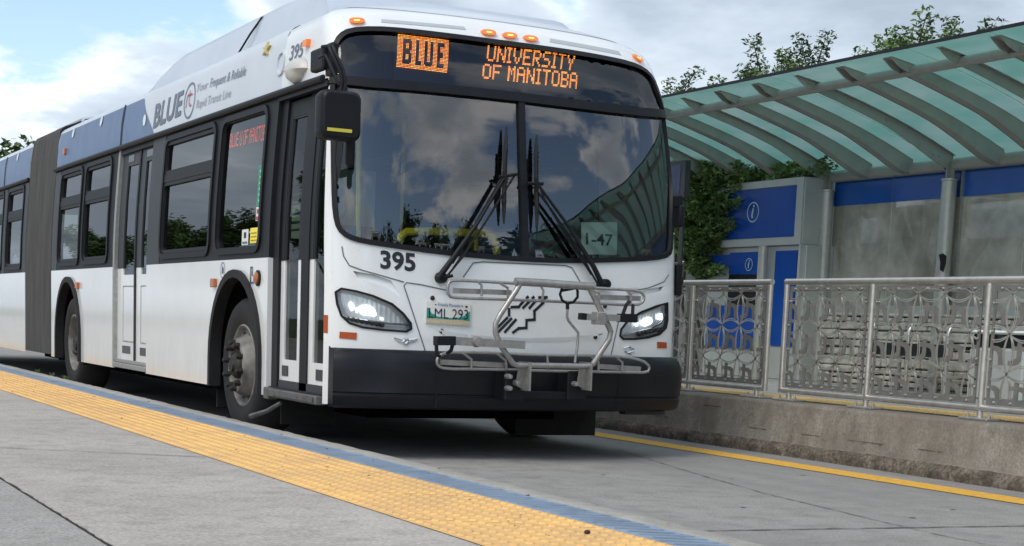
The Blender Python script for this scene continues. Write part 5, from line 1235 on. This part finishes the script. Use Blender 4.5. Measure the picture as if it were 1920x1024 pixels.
# timetable board close behind the bus
ORG = Vector((0, 0, 0))
tx = 9.6; ta = PX(1262, 340, tx); tb_ = PX(1283, 340, tx)
tt = thing('timetable_board', (tx, ta[1], FZ), 'slim dark blue timetable board on a grey frame, half hidden by the bus', 'board')
y0, y1 = tb_[1], tb_[1]+.75; z0, z1 = PX(1282, 372, tx)[2], PX(1282, 300, tx)[2]
b = MB(); b.bbox(tx, tx+.08, y0, y1, z0, z1, .008); b.build('board_case', M_COLUMN, tt)
b = MB(); b.box(tx-.004, tx-.001, y0+.08, y1-.05, z0+.05, z1-.05); b.build('board_face', mat('board_blue', (.03, .05, .12), .3, noise=.6, nscale=25), tt)
b = MB(); b.tube([(tx+.04, y0+.06, FZ), (tx+.04, y0+.06, z0)], .025, 10); b.build('board_post', M_COLUMN, tt, 50)
ORG = Vector((0, 0, 0))
# end wall of pale concrete behind the ivy
b = MB(); b.bbox(11.2, 11.45, 15.3, 21.5, FZ, 1.75, .01); tag(b.build('end_wall', C_FAR), 'pale concrete wall behind the ivy, just right of the bus corner', 'wall')
# ------------------------------------------------ foliage
def leaves(mb, c, n, rx, ry, rz, size, rng, droop=.3):
    for _ in range(n):
        while True:
            p = [rng.uniform(-1, 1) for _ in range(3)]; l = sum(a*a for a in p)
            if l < 1: break
        x, y, z = c[0]+p[0]*rx, c[1]+p[1]*ry, c[2]+p[2]*rz; s = size*rng.uniform(.6, 1.35)
        a = Vector((rng.uniform(-1, 1), rng.uniform(-1, 1), rng.uniform(-.6, .5))).normalized(); bb = a.cross(Vector((rng.uniform(-1, 1), rng.uniform(-1, 1), rng.uniform(.2, 1)))).normalized()
        P0 = Vector((x, y, z)); mb.add([P0-a*s, P0-bb*s*.42+a*s*.1, P0+a*s, P0+bb*s*.42+a*s*.1], [(0, 1, 2, 3)])
def ivy():
    global ORG
    rng = random.Random(4); ORG = Vector((10.9, 16.2, FZ)); mb = MB()
    # outline measured on a plane at X=10.75 : (u, v, radius px)
    blobs = []
    for v in range(238, 520, 9):
        f = (v-262)/258
        lft = np.interp(v, [262, 300, 350, 400, 450, 480, 510, 520], [1256, 1262, 1290, 1284, 1278, 1290, 1310, 1325]); rgt = np.interp(v, [238, 262, 290, 320, 345, 400, 450, 480, 520], [1262, 1300, 1345, 1400, 1382, 1374, 1366, 1352, 1346])
        for u in np.arange(lft, rgt, 9): blobs.append((u+rng.uniform(-3, 3), v+rng.uniform(-4, 4), 10.60+rng.uniform(0, .45), 26))
    for u in np.arange(1380, 1550, 7): blobs.append((u, np.interp(u, [1380, 1440, 1500, 1550], [333, 326, 316, 318])+rng.uniform(-9, 5), 10.75+rng.uniform(-.05, .3), 16 if u < 1490 else 22))
    for u, v, X, n in blobs:
        p = PX(u, v, X); leaves(mb, p, int(n*3.4), .14, .13, .085, .038, rng)
    o = mb.build('ivy', M_LEAF2); tag(o, 'dense dark green ivy hanging over the shelter end beside the blue sign', 'ivy')
    mb = MB()
    for k in range(5): mb.tube([(11.1+.03*k, 15.6+.25*k, FZ), (11.05, 15.7+.28*k, 1.2), (11.0, 15.5+.3*k, 2.3)], .02, 6)
    mb.build('stem', M_BARK, o)
    ORG = Vector((0, 0, 0))
ivy()
def tree(x, y, h, spread, seed, label, nl=16, leafs=.07, dens=1., trunkh=.35, group='trees beyond the station', z0=0):
    """trunk, branching limbs and twigs carrying leaves"""
    global ORG
    rng = random.Random(seed); ORG = Vector((x, y, z0)); t = bpy.data.objects.new('tree', None); COL.objects.link(t); t.location = ORG; tag(t, label, 'tree', group)
    tr, cr_ = MB(), MB()
    def limb(p, d, l, r, lev):
        n = 5; pts = [p]; q = Vector(p)
        for i in range(n):
            d = (d+Vector((rng.uniform(-.22, .22), rng.uniform(-.22, .22), rng.uniform(-.05, .2)))).normalized(); q = q+d*l/n; pts.append(q.copy())
            if lev >= 2 and i >= 1: leaves(cr_, q, int(nl*dens*(1.5 if lev == 3 else 1)*(2.6 if leafs < .06 else 1)), .17 if leafs < .06 else .5, .17 if leafs < .06 else .5, .13 if leafs < .06 else .4, leafs, rng)
        tr.tube(pts, r, 5 if lev else 8, rr=[max(.004, r*(1-.75*i/n)) for i in range(n+1)])
        if lev < 3:
            m = (7, 5, 4)[lev]
            for k in range(m):
                f = rng.uniform(.3, 1.); i = min(n-1, int(f*n)); pp = pts[i].lerp(pts[i+1], f*n-i); a = rng.uniform(0, 6.28); up = rng.uniform(.2, 1.)
                limb(pp, (d*.5+Vector((math.cos(a), math.sin(a), up))).normalized(), l*rng.uniform(.42, .7), r*.5, lev+1)
    tr.tube([(x, y, z0-.1), (x+.05, y, z0+h*trunkh)], .1, 8, rr=[.16, .12]); 
    for k in range(4): a = 6.28*k/4+rng.random(); limb(Vector((x+.05, y, z0+h*trunkh*rng.uniform(.75, 1))), Vector((math.cos(a)*.45*spread/3, math.sin(a)*.45*spread/3, 1)).normalized(), h*(1-trunkh)*rng.uniform(.55, .7), .08, 1)
    tr.build('trunk', M_BARK, t); cr_.build('crown', M_LEAF, t); ORG = Vector((0, 0, 0)); return t
def tree_at(u, v, X, *a, **k):
    q = PX(u, v, X); return tree(q[0], q[1], q[2], *a, **k)
TL = dict(leafs=.04)
tree_at(1490, 28, 15.5, 5., 11, 'tallest ragged crown above the middle of the glass roof', **TL)
tree_at(1478, 82, 15.8, 3.6, 24, 'loose crown left of the tallest tree above the glass roof', **TL)
tree_at(1430, 100, 16.4, 3.4, 26, 'low crown at the left foot of the tallest tree above the glass roof', **TL)
tree_at(1800, 50, 15.6, 3.6, 27, 'crown between the two high crowns at the upper right', **TL)
tree_at(1835, 5, 14.5, 4.6, 12, 'highest crown above the glass roof at right', **TL)
tree_at(1755, 55, 16., 3.6, 17, 'lower crown on the left of the highest crown at right', **TL)
tree_at(1262, 188, 15.5, 1.8, 13, 'small tree crown between the bus roof corner and the glass roof', **TL)
tree_at(1612, 105, 16., 1.4, 14, 'sparse low tree top in the gap between the bigger crowns', dens=.4, **TL)
tree_at(8, 282, 7.8, 2.6, 15, 'distant tree top at the far left edge above the rear of the bus', leafs=.14)
# row along the near side, seen mirrored in the bus windows
proto = None
def copytree(o, loc, label, s):
    c = o.copy(); COL.objects.link(c); c.location = loc; c.scale = (s, s, s); c['label'] = label
    for ch in o.children:
        d = ch.copy(); COL.objects.link(d); d.parent = c
    return c
g0 = tree(-14, 29, 8.5, 5.2, 31, 'broad tree far down the near side of the station', leafs=.16, dens=.9, group='trees on the near side')
for k, (x, y, s) in enumerate(((-13, 36, .8), (-15, 42, .7), (-12, 48, .9), (-14, 54, .75), (-16, 61, .95), (-13, 69, .85), (-15, 80, .8), (-14, 95, .9), (-22, 20, 1.0), (-26, 6, 1.1), (-24, -10, 1.1), (-10, -40, 1.7), (2, -44, 1.8), (12, -46, 2.0), (20, -42, 1.8), (27, -45, 2.1), (34, -42, 1.9), (42, -44, 2.2), (51, -40, 2.0), (61, -38, 2.2))):
    c = copytree(g0, (x, y, 0), 'one tree of the near side row that the bus windows mirror', s); c.rotation_euler[2] = k*1.3
g0.scale = (.62, .62, .62); g0['label'] = 'one tree of the near side row that the bus windows mirror'
